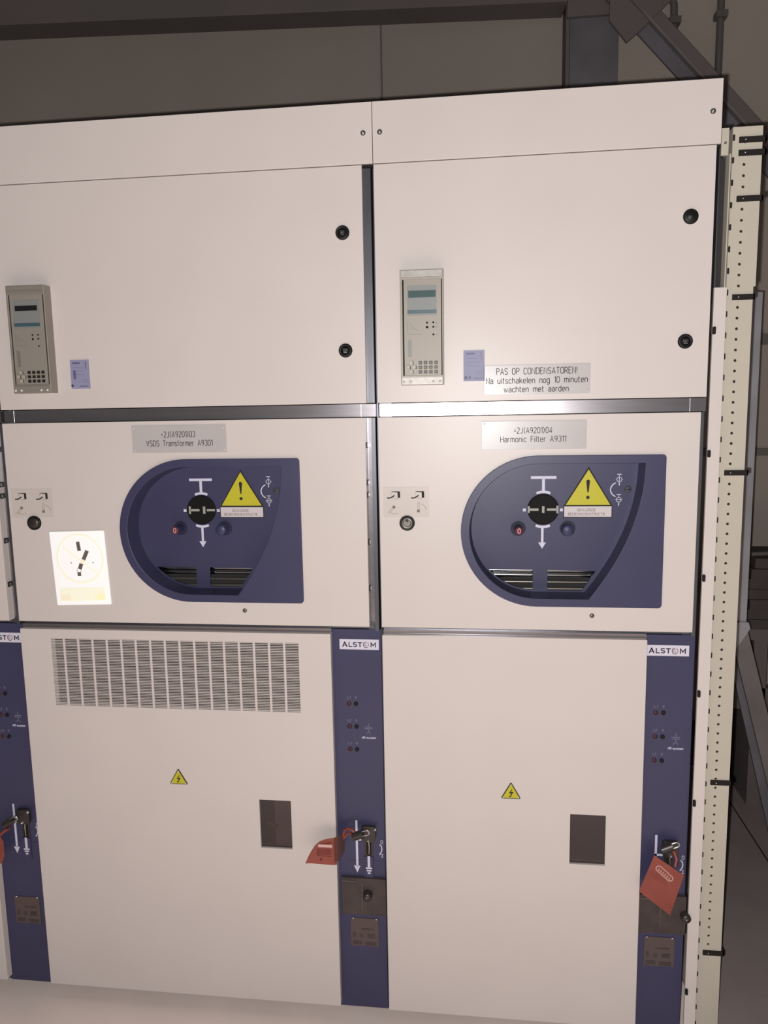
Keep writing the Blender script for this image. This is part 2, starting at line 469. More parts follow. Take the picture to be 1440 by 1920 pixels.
# roof beam
b = MB()
def beam_seg(z0, z1, d0, d1):
    A = Vector((-3.1, 1.16, 0)); B = Vector((0.582, 1.44, 0))
    d = (B - A).normalized(); n = Vector((-d.y, d.x, 0))
    v = []
    for p in (A, B):
        for q in (d0, d1):
            for z in (z0, z1):
                v.append(p + n * q + Vector((0, 0, z)))
    b.add(v, [(0, 1, 3, 2), (4, 6, 7, 5), (0, 4, 5, 1), (2, 3, 7, 6), (0, 2, 6, 4), (1, 5, 7, 3)], 'beam')
beam_seg(3.135, 3.44, 0.0, 0.12)
tag(b.build('roof_beam'), 'dark brown horizontal steel beam high along the back wall', 'beam')

# diagonal brace
t = thing('diagonal_brace', 'diagonal steel brace running down from the column to the right', 'brace', (1.0, 1.40, 2.85))
A, B2 = Vector((0.63, 1.42, 3.30)), Vector((1.625, 1.42, 2.215))
b = MB(); b.bar(A, B2, 0.105, 0.012, 'colsteel'); b.build('web', t)
dn = (B2 - A).normalized(); nn = dn.cross(Vector((0, 1, 0))); nn.normalize()
if nn.x < 0: nn = -nn
b = MB()
b.obox((A + B2) / 2 + nn * 0.028 + Vector((0, -0.012, 0)), dn * (B2 - A).length / 2, nn * 0.0245, Vector((0, 0.006, 0)), 'beam')
b.obox((A + B2) / 2 + nn * 0.001 + Vector((0, -0.020, 0)), dn * (B2 - A).length / 2, nn * 0.0045, Vector((0, 0.014, 0)), 'framedk')
b.build('flange', t)
b = MB()
b.flat([[(0.735, 3.33), (0.735, 3.035), (0.80, 2.955), (0.845, 2.99), (0.99, 3.12), (0.9, 3.33)]], 1.395, 1.409, 'beam')
b.build('gusset_plate', t, 'dark brown gusset plate at the column')

# conduits on the wall
def conduit(pts, clampz, cx, label):
    t = thing('conduit', label, 'pipe', pts[-1])
    b = MB(); b.tube(pts, 0.014, 'conduit', 12); b.build('pipe', t)
    b = MB(); b.box(cx - 0.022, cx + 0.022, 1.555, 1.599, clampz - 0.012, clampz + 0.012, 'conduit'); b.build('clamp', t)
conduit([(0.93, 1.58, 3.5), (0.955, 1.58, 3.30), (0.99, 1.58, 3.22), (1.012, 1.58, 3.16), (1.016, 1.58, 3.05), (1.016, 1.58, 2.95)], 3.095, 1.014, 'curved dark conduit on the back wall above the diagonal brace')
conduit([(1.192, 1.58, 3.6), (1.190, 1.58, 3.0), (1.188, 1.58, 2.0)], 3.105, 1.190, 'straight dark conduit on the wall right of the diagonal brace')

# ------------------------------------------------------------------ switchgear cubicles
T0, T1 = 2.270, 2.1405
D0, D1 = 2.1390, 1.6112
M0, M1 = 1.578, 1.072
B0, B1 = 1.052, 0.0376
YB = 0.022          # face of the blue panels
YF = 0.050          # floor of the blue recess

def screw(parent, x, z, y, r, m='screw', name='screw'):
    b = MB()
    b.lathe(x, z, [(0, y - 0.003), (r * 0.6, y - 0.0028), (r, y - 0.001), (r, y + 0.002)], m, 18)
    b.box(x - r * 0.55, x + r * 0.55, y - 0.0034, y - 0.0025, z - r * 0.09, z + r * 0.09, 'matblack')
    return b.build(name, parent)

def door_lock(parent, x, z, shut=False):
    b = MB()
    b.lathe(x, z, [(0.0, -0.004) if shut else (0.0095, -0.003), (0.0105, -0.006), (0.0145, -0.005), (0.0162, -0.001), (0.0162, 0.002)], 'black', 30)
    if shut:
        b.lathe(x, z, [(0, -0.0095), (0.006, -0.009), (0.0105, -0.006)], 'black', 24)
    else:
        b.lathe(x, z, [(0.0, -0.0032), (0.0096, -0.0032), (0.0096, -0.001)], 'black', 24)
        b.flat([[(x - .0062, z + .0045), (x + .0062, z + .0045), (x + .0042, z - .0052), (x - .0042, z - .0052)]], -0.0065, -0.003, 'chrome', 0.0006)
        b.lathe(x, z, [(0, -0.0085), (0.0022, -0.008), (0.0026, -0.006)], 'screw', 14)
    return b.build('door_lock', parent)

def relay(parent, x0, dark):
    """slim protection relay standing 30 mm proud of the door; x0 = its left edge"""
    Y = -0.03
    x1, z0, z1 = x0 + 0.0965, 1.6500, 1.9028
    b = MB()
    b.box(x0, x1, Y + 0.004, 0.0, z0, z1, 'relayframe')
    b.flat([rect(x0, x1, z0, z1), rect(x0 + .0052, x1 - .003, z0 + .0215, z1 - .0215)], Y, Y + 0.004, 'relayframe', 0.0008)
    b.box(x0 + .0052, x0 + .0085, Y + .0005, Y + .004, z0 + .0215, z1 - .0215, 'matblack')
    b.box(x1 - .0048, x1 - .003, Y + .0005, Y + .004, z0 + .0215, z1 - .0215, 'matblack')
    r = b.build('protection_relay', parent)
    al = 'relayframe' if dark else 'relayalu'  # left relay: darkness from its viewing angle is put into the part colours
    b = MB(); b.box(x0 + .003, x1 - .003, Y - 0.002, Y, z1 - .0165, z1 - .002, al)
    b.box(x0 + .003, x1 - .003, Y - 0.005, Y - .002, z1 - .0165, z1 - .0140, al)
    b.build('top_strip', r)
    b = MB(); b.box(x0 + .003, x1 - .003, Y - 0.003, Y, z0 + .001, z0 + .0165, al)
    for q in (.007, .022, .073, .0885):
        b.lathe(x0 + q, z0 + .007, [(0, Y - .0055), (.0022, Y - .005), (.003, Y - .003)], 'rivet', 12)
    b.build('bottom_strip', r)
    b = MB(); b.box(x0 + .0085, x1 - .0048, Y - 0.0005, Y + .004, z0 + .0215, z1 - .0215, 'relay')
    # printed curve chart
    b.stroke([(x0 + .0165, 1.7905), (x0 + .0165, 1.7625), (x0 + .048, 1.7620)], 0.0006, Y - .0009, Y - .0005, 'inkgrey')
    b.stroke([(x0 + .0225, 1.788), (x0 + .028, 1.779), (x0 + .036, 1.772), (x0 + .043, 1.7705)], 0.0005, Y - .0009, Y - .0005, 'inkgrey')
    b.stroke([(x0 + .020, 1.786), (x0 + .0215, 1.775), (x0 + .033, 1.7725)], 0.0004, Y - .0009, Y - .0005, 'inkgrey')
    for q in (1.7868, 1.7772, 1.7606):
        b.box(x0 + .0785, x0 + .0835, Y - .0009, Y - .0005, q - .0004, q + .0004, 'inkgrey')
    b.build('front_film', r)
    b = MB(); b.box(x0 + .0163, x0 + .0815, Y - 0.0016, Y - .0005, 1.8035, 1.8680, 'relaywin')
    b.build('label_window', r)
    b = MB()
    b.flat([rect(x0 + .0185, x0 + .0800, 1.8420, 1.8575), rect(x0 + .0210, x0 + .0778, 1.8436, 1.8558)], Y - .0022, Y - .0016, 'relaywin' if dark else 'tealdk')
    b.box(x0 + .0210, x0 + .0778, Y - .0019, Y - .0016, 1.8436, 1.8558, 'lcddark' if dark else 'lcd')
    b.build('display', r, 'dark display' if dark else 'green display')
    b = MB(); b.box(x0 + .0163, x0 + .0815, Y - .0021, Y - .0016, 1.8075, 1.8150, 'teal')
    for q in (1.8080, 1.8142):
        b.box(x0 + .0163, x0 + .0815, Y - .0023, Y - .0021, q - .0005, q + .0005, 'tealdk')
    b.build('teal_stripe', r)
    b = MB(); b.box(x0 + .0162, x0 + .0248, Y - .0012, Y - .0005, 1.7125, 1.7500, 'inkgrey' if dark else 'relaywin')
    b.build('paper_strip', r)
    for (x, z, q) in ((.0600, 1.7870, .0023), (.0600, 1.7773, .0029), (.0740, 1.7872, .0022), (.0740, 1.7777, .0023), (.0740, 1.7610, .0023)):
        b = MB(); b.lathe(x0 + x, z, [(0, Y - .002), (q * .6, Y - .0018), (q, Y - .0005)], 'black', 14)
        b.build('indicator_lamp', r)
    for (x, z) in ((.0235, 1.6998), (.0168, 1.6895), (.0302, 1.6895), (.0235, 1.6795)):
        b = MB(); b.flat([rect(x0 + x - .0038, x0 + x + .0038, z - .0036, z + .0036, .0012)], Y - .0035, Y - .0005, 'keylight', .0006)
        b.box(x0 + x + .0030, x0 + x + .0050, Y - .0010, Y - .0005, z - .0040, z + .0030, 'matblack')
        b.build('arrow_key', r)
    for i in range(4):
        for j in range(3):
            x, z = x0 + .0442 + i * .0118, 1.6992 - j * .0103
            b = MB(); b.flat([rect(x - .0039, x + .0039, z - .0035, z + .0035, .0006)], Y - .0022, Y - .0005, 'key' if not dark else 'matblack', .0004)
            if not dark:
                b.box(x - .0022, x + .0022, Y - .0025, Y - .0022, z - .0004, z + .0004, 'keylight')
            b.build('key', r)
    return r

def rating_card(parent, x0, z0, torn):
    x1, z1 = x0 + .0475, z0 + .0690
    b = MB(); b.box(x0, x1, -.0022, 0, z0, z1, 'card')
    for (p, q, r, s, m) in ((.006, .0255, .0595, .0635, 'cardink'), (.006, .036, .050, .0505, 'cardink'), (.006, .036, .042, .0424, 'cardink'),
                            (.006, .036, .034, .0344, 'cardink'), (.028, .043, .0205, .021, 'cardink'), (.028, .043, .0155, .016, 'cardink'),
                            (.0225, .042, .0055, .0068, 'cardink2' if torn else 'cardink')):
        b.box(x0 + p, x0 + q, -.0026, -.0022, z0 + r, z0 + s, m)
    b.flat([[(x0 + .0385, z0 + .064), (x0 + .0402, z0 + .064), (x0 + .0405, z0 + .045), (x0 + .0398, z0 + .045)]], -.0026, -.0022, 'cardink2' if torn else 'cardink')
    if torn:
        b.box(x0 + .007, x0 + .013, -.0026, -.0022, z0 + .023, z0 + .044, 'cardink')
        b.lathe(x0 + .003, z0 + .0075, [(0, -.0035), (.003, -.0032), (.0034, -.0022)], 'cardink2', 12)
    else:
        b.lathe(x0 + .0055, z0 + .0075, [(0, -.0030), (.0030, -.0028), (.0032, -.0022)], 'cardink2', 14)
        b.lathe(x0 + .0055, z0 + .0075, [(0, -.0036), (.0016, -.0034), (.0018, -.0029)], 'rivet', 12)
        b.flat([rect(x0 + .0118, x0 + .0168, z0 + .0045, z0 + .0110, .001)], -.0028, -.0022, 'cardink')
    return b.build('rating_card', parent)

def engraved_plate(parent, x0, x1, z0, z1, lines, rivets, name, wd=0.00125):
    b = MB()
    b.flat([rect(x0, x1, z0, z1)], -.0022, 0, 'plate', .0004)
    p = b.build(name, parent)
    b = MB()
    for (s, a, c, z, h) in lines:
        text(b, s, a, c, z, h, wd, -.0027, -.0022, 'ink')
    b.build('lettering', p)
    for (x, z) in rivets:
        b = MB(); b.lathe(x, z, [(0, -.0038), (.0015, -.0036), (.0019, -.0022)], 'rivet', 12)
        b.build('rivet', p)
    return p

def instruction_sticker(parent, x0, z0):
    x1, z1 = x0 + .1090, z0 + .0720
    b = MB(); b.flat([rect(x0, x1, z0, z1, .0015)], -.0008, 0, 'sticker')
    p = b.build('instruction_sticker', parent)
    ya, yb = -.0013, -.0008
    b = MB()
    for ox in (0.0075, 0.0645):
        ox += x0
        oz = z1 - .0100
        b.flat([[(ox + .0125, oz), (ox + .0325, oz), (ox + .0330, oz - .0152), (ox + .0272, oz - .0152), (ox + .0268, oz - .0025), (ox + .0130, oz - .0012)]], ya, yb, 'ink')
        b.stroke([(ox + .0120, oz - .0010), (ox + .0125, oz - .0085)], .0005, ya, yb, 'inkgrey')
        b.stroke([(ox + .0155, oz - .0170), (ox + .0268, oz - .0178), (ox + .0268, oz - .0150)], .0005, ya, yb, 'inkgrey')
        b.stroke([(ox + .0018, oz - .0155), (ox + .0070, oz - .0160), (ox + .0120, oz - .0145), (ox + .0165, oz - .0120), (ox + .0195, oz - .0095)], .0029, ya, yb, 'ink')
    def lever(cx, cz, ang, L):
        a = math.radians(ang)
        d = (math.cos(a), math.sin(a)); n = (-d[1], d[0])
        e = (cx + d[0] * L, cz + d[1] * L)
        w0, w1 = .0016, .0022
        b.stroke([(cx + n[0] * w0, cz + n[1] * w0), (e[0] + n[0] * w1, e[1] + n[1] * w1), (e[0] - n[0] * w1, e[1] - n[1] * w1), (cx - n[0] * w0, cz - n[1] * w0)], .0006, ya, yb, 'inkgrey', True)
        k = (e[0] + d[0] * .003, e[1] + d[1] * .003)
        b.flat([[(k[0] + s1 * d[0] * .003 + s2 * n[0] * .0034, k[1] + s1 * d[1] * .003 + s2 * n[1] * .0034) for s1, s2 in ((-1, -1), (1, -1), (1, 1), (-1, 1))]], ya, yb, 'inkgrey')
    lever(x0 + .0125, z0 + .0105, 48, .0160)
    b.stroke(arc(x0 + .0275, z0 + .0220, .0140, .0140, 225, 310, 8), .0010, ya, yb, 'inkfaint')
    lever(x0 + .0840, z0 + .0350, -92, .0170)
    b.stroke(arc(x0 + .0850, z0 + .0150, .0175, .0175, 75, 8, 8), .0014, ya, yb, 'inkfaint')
    b.build('pictogram', p)
    return p

def key_lock(parent, x, z, keyhole):
    b = MB()
    b.lathe(x, z, [(.0125, -.0035), (.0150, -.006), (.0180, -.004), (.0182, 0)], 'black', 32)
    if keyhole:
        b.lathe(x, z, [(.0080, -.0042), (.0095, -.0058), (.0130, -.0055), (.0140, -.0035)], 'screw', 32)
        b.lathe(x, z, [(0, -.0036), (.0082, -.0036), (.0082, -.002)], 'black', 24)
        b.flat([[(x - .004, z + .004), (x, z + .011), (x + .004, z + .004)]], -.0063, -.0037, 'black')
        b.lathe(x + .0008, z + .001, [(0, -.0055), (.0012, -.005), (.0016, -.0036)], 'zinc', 10)
    else:
        b.lathe(x, z, [(0, -.0085), (.0080, -.0080), (.0130, -.0062), (.0140, -.004)], 'bronze', 28)
    return b.build('key_lock', parent)

def logo(parent, x0, z0, wx=.0985):
    x1, z1 = x0 + wx, z0 + .0262
    k = wx / .0985
    Y = YB - .0020
    b = MB(); b.flat([rect(x0, x1, z0, z1)], Y, YB, 'logo', .0003)
    p = b.build('logo_plate', parent)
    b = MB()
    h, zb = .0125, z0 + .0065
    y0, y1, wd = Y - .0005, Y, .0024
    sx = lambda q: x0 + q * k
    b.stroke([(sx(.0078), zb), (sx(.0130), zb + h)], .0026, y0, y1, 'logoink')
    b.stroke([(sx(.0118), zb + h), (sx(.0142), zb + h)], .0020, y0, y1, 'logoink')
    b.stroke([(sx(.0130), zb + h), (sx(.0190), zb)], .0030, y0, y1, 'logoink')
    b.stroke([(sx(.0112), zb + .0040), (sx(.0150), zb + .0048)], .0018, y0, y1, 'logoink')
    b.stroke([(sx(.0240), zb + h), (sx(.0240), zb + .0011), (sx(.0320), zb + .0011)], wd, y0, y1, 'logoink')
    S = arc(.0045, .0091, .0042, .0026, 25, 240, 9) + [(.0062, .0056)] + arc(.0042, .0037, .0043, .0027, 55, -155, 9)
    b.stroke([(sx(.0345 + q), zb + r) for q, r in S], wd, y0, y1, 'logoink')
    b.stroke([(sx(.0458), zb + h - .0011), (sx(.0570), zb + h - .0011)], wd, y0, y1, 'logoink')
    b.stroke([(sx(.0514), zb + h - .001), (sx(.0514), zb)], .0026, y0, y1, 'logoink')
    cx, cz = sx(.0665), zb + .0062
    b.stroke(arc(cx, cz, .0066, .0072, 95, 300, 16), .0016, y0, y1, 'logodk')
    b.stroke(arc(cx, cz, .0066, .0072, 300, 425, 10), .0013, y0, y1, 'logored')
    b.stroke([(cx + (.0052 - .0000115 * a) * math.cos(math.radians(a)), cz + (.0056 - .0000115 * a) * math.sin(math.radians(a))) for a in range(70, 400, 20)], .0010, y0 - .0002, y1, 'logored')
    b.stroke([(sx(.0790), zb), (sx(.0790), zb + h - .0012), (sx(.0845), zb + .004), (sx(.0900), zb + h - .0012), (sx(.0900), zb)], .0026, y0, y1, 'logoink')
    b.build('lettering', p)
    return p

def hazard_triangle(parent, x, z0, s=.0490):
    h = .0428
    A, B, C = (x - s / 2, z0), (x + s / 2, z0), (x, z0 + h)
    def inset(k):
        g = (x, z0 + h / 3)
        return [(g[0] + (p[0] - g[0]) * k, g[1] + (p[1] - g[1]) * k) for p in (A, B, C)]
    def round_tri(k, r):
        o = []
        T = inset(k)
        for i, a0 in ((0, 150), (1, 270), (2, 30)):
            g = (x, z0 + h / 3)
            d = Vector((g[0] - T[i][0], g[1] - T[i][1])).normalized()
            c = (T[i][0] + d.x * r * 2, T[i][1] + d.y * r * 2)
            o += arc(c[0], c[1], r, r, a0, a0 + 120, 4)
        return o
    b = MB()
    b.flat([round_tri(1.0, .0022)], -.0016, 0, 'ink')
    b.flat([round_tri(.86, .0018)], -.0021, -.0016, 'yellow')
    p = b.build('hazard_triangle', parent)
    b = MB()
    cz = z0 + .0150
    b.flat([[(x + .0022, cz + .0105), (x - .0050, cz - .0010), (x + .0005, cz - .0004), (x - .0020, cz - .0080), (x - .0042, cz - .0066), (x - .0036, cz - .0112), (x + .0012, cz - .0090),
             (x - .0008, cz - .0088), (x + .0062, cz + .0030), (x - .0004, cz + .0022), (x + .0036, cz + .0102)]], -.0026, -.0021, 'ink')
    b.build('lightning_bolt', p)
    for (px_, pz_) in inset(.76):
        b = MB(); b.lathe(px_, pz_, [(0, -.0034), (.0016, -.0032), (.0020, -.0021)], 'rivet', 10)
        b.build('rivet', p)
    return p

def operating_panel(parent, c, left_view):
    """blue D-shaped operating panel let into the middle door; c = cubicle centre"""
    ZC = 1.3075
    outer = arc(c - .001, ZC, .1778, .1778, 90, 270, 36) + arc(c + .2735, ZC - .1698, .008, .008, 270, 360, 4) + arc(c + .2735, ZC + .1698, .008, .008, 0, 90, 4)
    def opening(r, inset_):
        TR = (c + .2365 - inset_, 1.4660 - inset_); BR = (c + .117 - inset_ * .4, 1.1485 + inset_)
        MID = (c + .2360 - inset_, 1.3050)
        q = [((1 - t) ** 2 * BR[0] + 2 * t * (1 - t) * MID[0] + t * t * TR[0], (1 - t) ** 2 * BR[1] + 2 * t * (1 - t) * MID[1] + t * t * TR[1]) for t in [i / 16 for i in range(17)]]
        return arc(c, ZC, r, r, 90, 270, 36) + q
    opf = opening(.1585, 0.0)
    opb = opening(.1545, .0045)
    b = MB()
    b.flat([outer, opf], -.0055, .004, 'blue', .0012)
    # wall of the recess, front rim to recess floor
    n = len(opf)
    v = [(p[0], -.004, p[1]) for p in opf] + [(p[0], YF, p[1]) for p in opb]
    b.add(v, [(i, (i + 1) % n, n + (i + 1) % n, n + i) for i in range(n)], 'blue')
    # recess floor with its openings
    def clip(x0, x1, z0, z1, slope):
        return slope
    R = .151
    def on_circle(z): return c - math.sqrt(R * R - (z - ZC) ** 2)
    def on_circle_z(x): return ZC - math.sqrt(R * R - (x - c) ** 2)
    sl = [(on_circle(1.2070), 1.2070), (c - .0075, 1.2070), (c - .0075, 1.1545)] + \
         [(xx, on_circle_z(xx)) for xx in [c - .008 - i * (.008 + .0) for i in range(1, 14)] if xx > on_circle(1.2070) and on_circle_z(xx) >= 1.1545 or False]
    sl = [(on_circle(1.2070), 1.2070)] + [(c - .0075, 1.2070), (c - .0075, 1.1575)] + [(c + R * math.cos(math.radians(a)), ZC + R * math.sin(math.radians(a))) for a in (264, 258, 252, 246, 240, 234, 228, 224)]
    sr = [(c + .0275, 1.2070), (c + .1400, 1.2040), (c + .1090, 1.1560), (c + .0275, 1.1560)]
    wells = [(c - .0430, 1.3075, .0182), (c + .0730, 1.3075, .0187)]
    b.flat([opb, sl, sr] + [circ(x, z, r, 28) for x, z, r in wells], YF, YF + .003, 'blue')
    for x, z, r in wells:
        b.lathe(x, z, [(r, YF), (r * .93, YF + .010), (r * .80, YF + .022), (r * .62, YF + .030), (0, YF + .031)], 'wellshade', 28)
    p = b.build('operating_panel', parent)
    # dark box with chromed shafts behind the two slots
    b = MB()
    b.box(c - .125, c + .15, YF + .070, YF + .074, 1.140, 1.222, 'dark')
    b.box(c - .125, c + .15, YF + .003, YF + .074, 1.222, 1.225, 'dark')
    b.box(c - .125, c + .15, YF + .003, YF + .074, 1.137, 1.140, 'dark')
    b.box(c - .128, c - .125, YF + .003, YF + .074, 1.137, 1.225, 'dark')
    b.box(c + .15, c + .153, YF + .003, YF + .074, 1.137, 1.225, 'dark')
    b.build('slot_box', p)
    for z, y, r in ((1.2010, .022, .0050), (1.1890, .026, .0065), (1.1690, .034, .0040), (1.1530, .03, .004)):
        b = MB(); b.tube([(c - .124, YF + y, z), (c + .149, YF + y, z)], r, 'chrome' if z > 1.17 else 'screw', 14)
        b.build('operating_shaft', p)
    # position disc
    kx, kz = c + .0150, 1.3540
    Yk = YF - .006
    b = MB()
    b.lathe(kx, kz, [(0, Yk), (.0345, Yk), (.0368, Yk + .0015), (.0368, YF)], 'discblack', 40, False)
    ya, yb = Yk - .0012, Yk
    if left_view:
        b.stroke([(kx - .0285, kz - .0095), (kx - .0285, kz + .0095)], .0052, ya, yb, 'grey')
        b.stroke([(kx - .0270, kz), (kx - .0035, kz)], .0060, ya, yb, 'grey')
        b.stroke([(kx + .0085, kz - .0092), (kx + .0085, kz + .0092)], .0062, ya, yb, 'grey')
        b.stroke([(kx + .0155, kz), (kx + .0365, kz)], .0058, ya, yb, 'grey')
    else:
        b.stroke([(kx - .0338, kz - .0080), (kx - .0338, kz + .0080)], .0042, ya, yb, 'grey')
        b.stroke([(kx - .0320, kz), (kx - .0110, kz)], .0056, ya, yb, 'grey')
        b.stroke([(kx, kz - .0080), (kx, kz + .0080)], .0058, ya, yb, 'grey')
        b.stroke([(kx + .0085, kz), (kx + .0310, kz)], .0056, ya, yb, 'grey')
        b.stroke([(kx + .0330, kz - .0090), (kx + .0330, kz + .0090)], .0050, ya, yb, 'grey')
    b.build('position_disc', p, 'black disc with grey switch symbol')
    # white single-line symbols
    ya, yb = YF - .0008, YF
    b = MB()
    b.stroke([(c - .0140, 1.4298), (c + .0452, 1.4298)], .0064, ya, yb, 'white')
    b.stroke([(c + .0155, 1.4270), (c + .0155, 1.3950)], .0066, ya, yb, 'white')
    b.stroke(arc(c + .0155, kz, .0415, .0415, 113, 67, 8), .0060, ya - .0002, yb, 'white')
    b.build('busbar_symbol', p)
    b = MB()
    b.stroke(arc(c + .0148, kz, .0425, .0425, 247, 293, 8), .0060, ya - .0002, yb, 'white')
    b.stroke([(c + .0140, 1.3110), (c + .0140, 1.2735)], .0058, ya, yb, 'white')
    b.flat([[(c + .0045, 1.2738), (c + .0228, 1.2738), (c + .0138, 1.2585)]], ya, yb, 'white')
    b.build('feeder_arrow', p)
    for q in (c - .0322, c + .0545):
        b = MB(); b.flat([rect(q, q + .0070, 1.3488, 1.3558)], ya, yb, 'white')
        b.build('square_mark', p)
    for sx_, sz_, horiz in ((c + .1897, 1.4238, False), (c + .1895, 1.3762, True)):
        b = MB()
        b.stroke(circ(sx_, sz_, .0056, 20), .0013, ya, yb, 'white', True)
        b.stroke([(sx_ - .0050, sz_ + .0125), (sx_ + .0050, sz_ + .0125)], .0016, ya, yb, 'white')
        b.stroke([(sx_, sz_ + .0124), (sx_, sz_ + .0054)], .0014, ya, yb, 'white')
        b.stroke([(sx_, sz_ - .0054), (sx_, sz_ - .0140)], .0020, ya, yb, 'white')
        b.stroke([(sx_ - .0080, sz_), (sx_ - .0050, sz_)], .0012, ya, yb, 'white')
        b.stroke([(sx_ + .0050, sz_), (sx_ + .0080, sz_)], .0012, ya, yb, 'white')
        if horiz: b.stroke([(sx_ - .0055, sz_), (sx_ + .0055, sz_)], .0014, ya, yb, 'white')
        else: b.stroke([(sx_, sz_ - .0055), (sx_, sz_ + .0055)], .0014, ya, yb, 'white')
        b.build('switch_symbol', p)
    b = MB()
    b.stroke(arc(c + .1920, 1.4000, .0218, .0185, 118, 242, 12), .0024, ya, yb, 'white')
    b.build('turn_mark', p)
    # off and on buttons in their wells
    b = MB()
    b.lathe(c - .0430, 1.3075, [(0, .011), (.0078, .0112), (.0092, .0125)], 'redbtn', 26)
    b.lathe(c - .0430, 1.3075, [(.0092, .0125), (.0096, .020), (.0100, YF + .030)], 'bluedk', 26)
    zx, zz = c - .0430, 1.3075
    b.stroke([(zx - .0028 + q * 1.0, zz - .0055 + r) for q, r in [(a * .0110, d * .0110) for a, d in _o(.5)]], .0013, .0104, .0112, 'pink')
    b.build('off_button', p, 'dim red button marked 0')
    b = MB()
    b.lathe(c + .0705, 1.3065, [(0, .020), (.0115, .0203), (.0132, .022), (.0132, YF + .030)], 'bluedk', 26)
    b.build('on_button', p)
    b = MB()
    sx_, sz_ = c + .2098, 1.4010
    b.lathe(sx_, sz_, [(0, YF - .004), (.0068, YF - .0038), (.0078, YF - .002), (.0078, YF)], 'dullscrew', 22)
    b.box(sx_ - .0065, sx_ + .0065, YF - .0045, YF - .0035, sz_ - .0008, sz_ + .0008, 'matblack')
    b.build('slotted_screw', p)
    # yellow warning label with caption
    b = MB()
    xa, xb, zb = c + .0632, c + .1748, 1.3622
    xm = c + .1193
    ya = YF - .0010
    b.flat([[(xa, zb), (xb, zb), (xm, 1.4545)]], ya, YF, 'ink')
    b.flat([[(xa + .0046, zb + .0022), (xb - .0046, zb + .0022), (xm, 1.4482)]], ya - .0004, ya, 'yellow')
    b.flat([rect(xa - .0005, xb + .0005, 1.3338, 1.3622)], ya, YF, 'ink')
    b.flat([rect(xa + .0012, xb - .0014, 1.3355, 1.3606)], ya - .0004, ya, 'paper')
    lz = ya - .0004
    b.flat([arc(xm - .0008, 1.4200, .0042, .0042, 0, 180, 8) + [(xm - .0022, 1.3940), (xm + .0006, 1.3940)]], lz - .0004, lz, 'ink')
    b.lathe(xm - .0008, 1.3820, [(0, lz - .0004), (.0040, lz - .0004), (.0040, lz)], 'ink', 20, False)
    text(b, 'GEWIJZIGDE', xm - .0250, xm + .0175, 1.3492, .0060, .0008, lz - .0003, lz, 'inkgrey')
    text(b, 'BEDIENINGSINSTRUCTIE', xm - .0455, xm + .0395, 1.3395, .0060, .0008, lz - .0003, lz, 'inkgrey')
    b.build('warning_label', p, 'yellow warning triangle with white caption')
    return opf

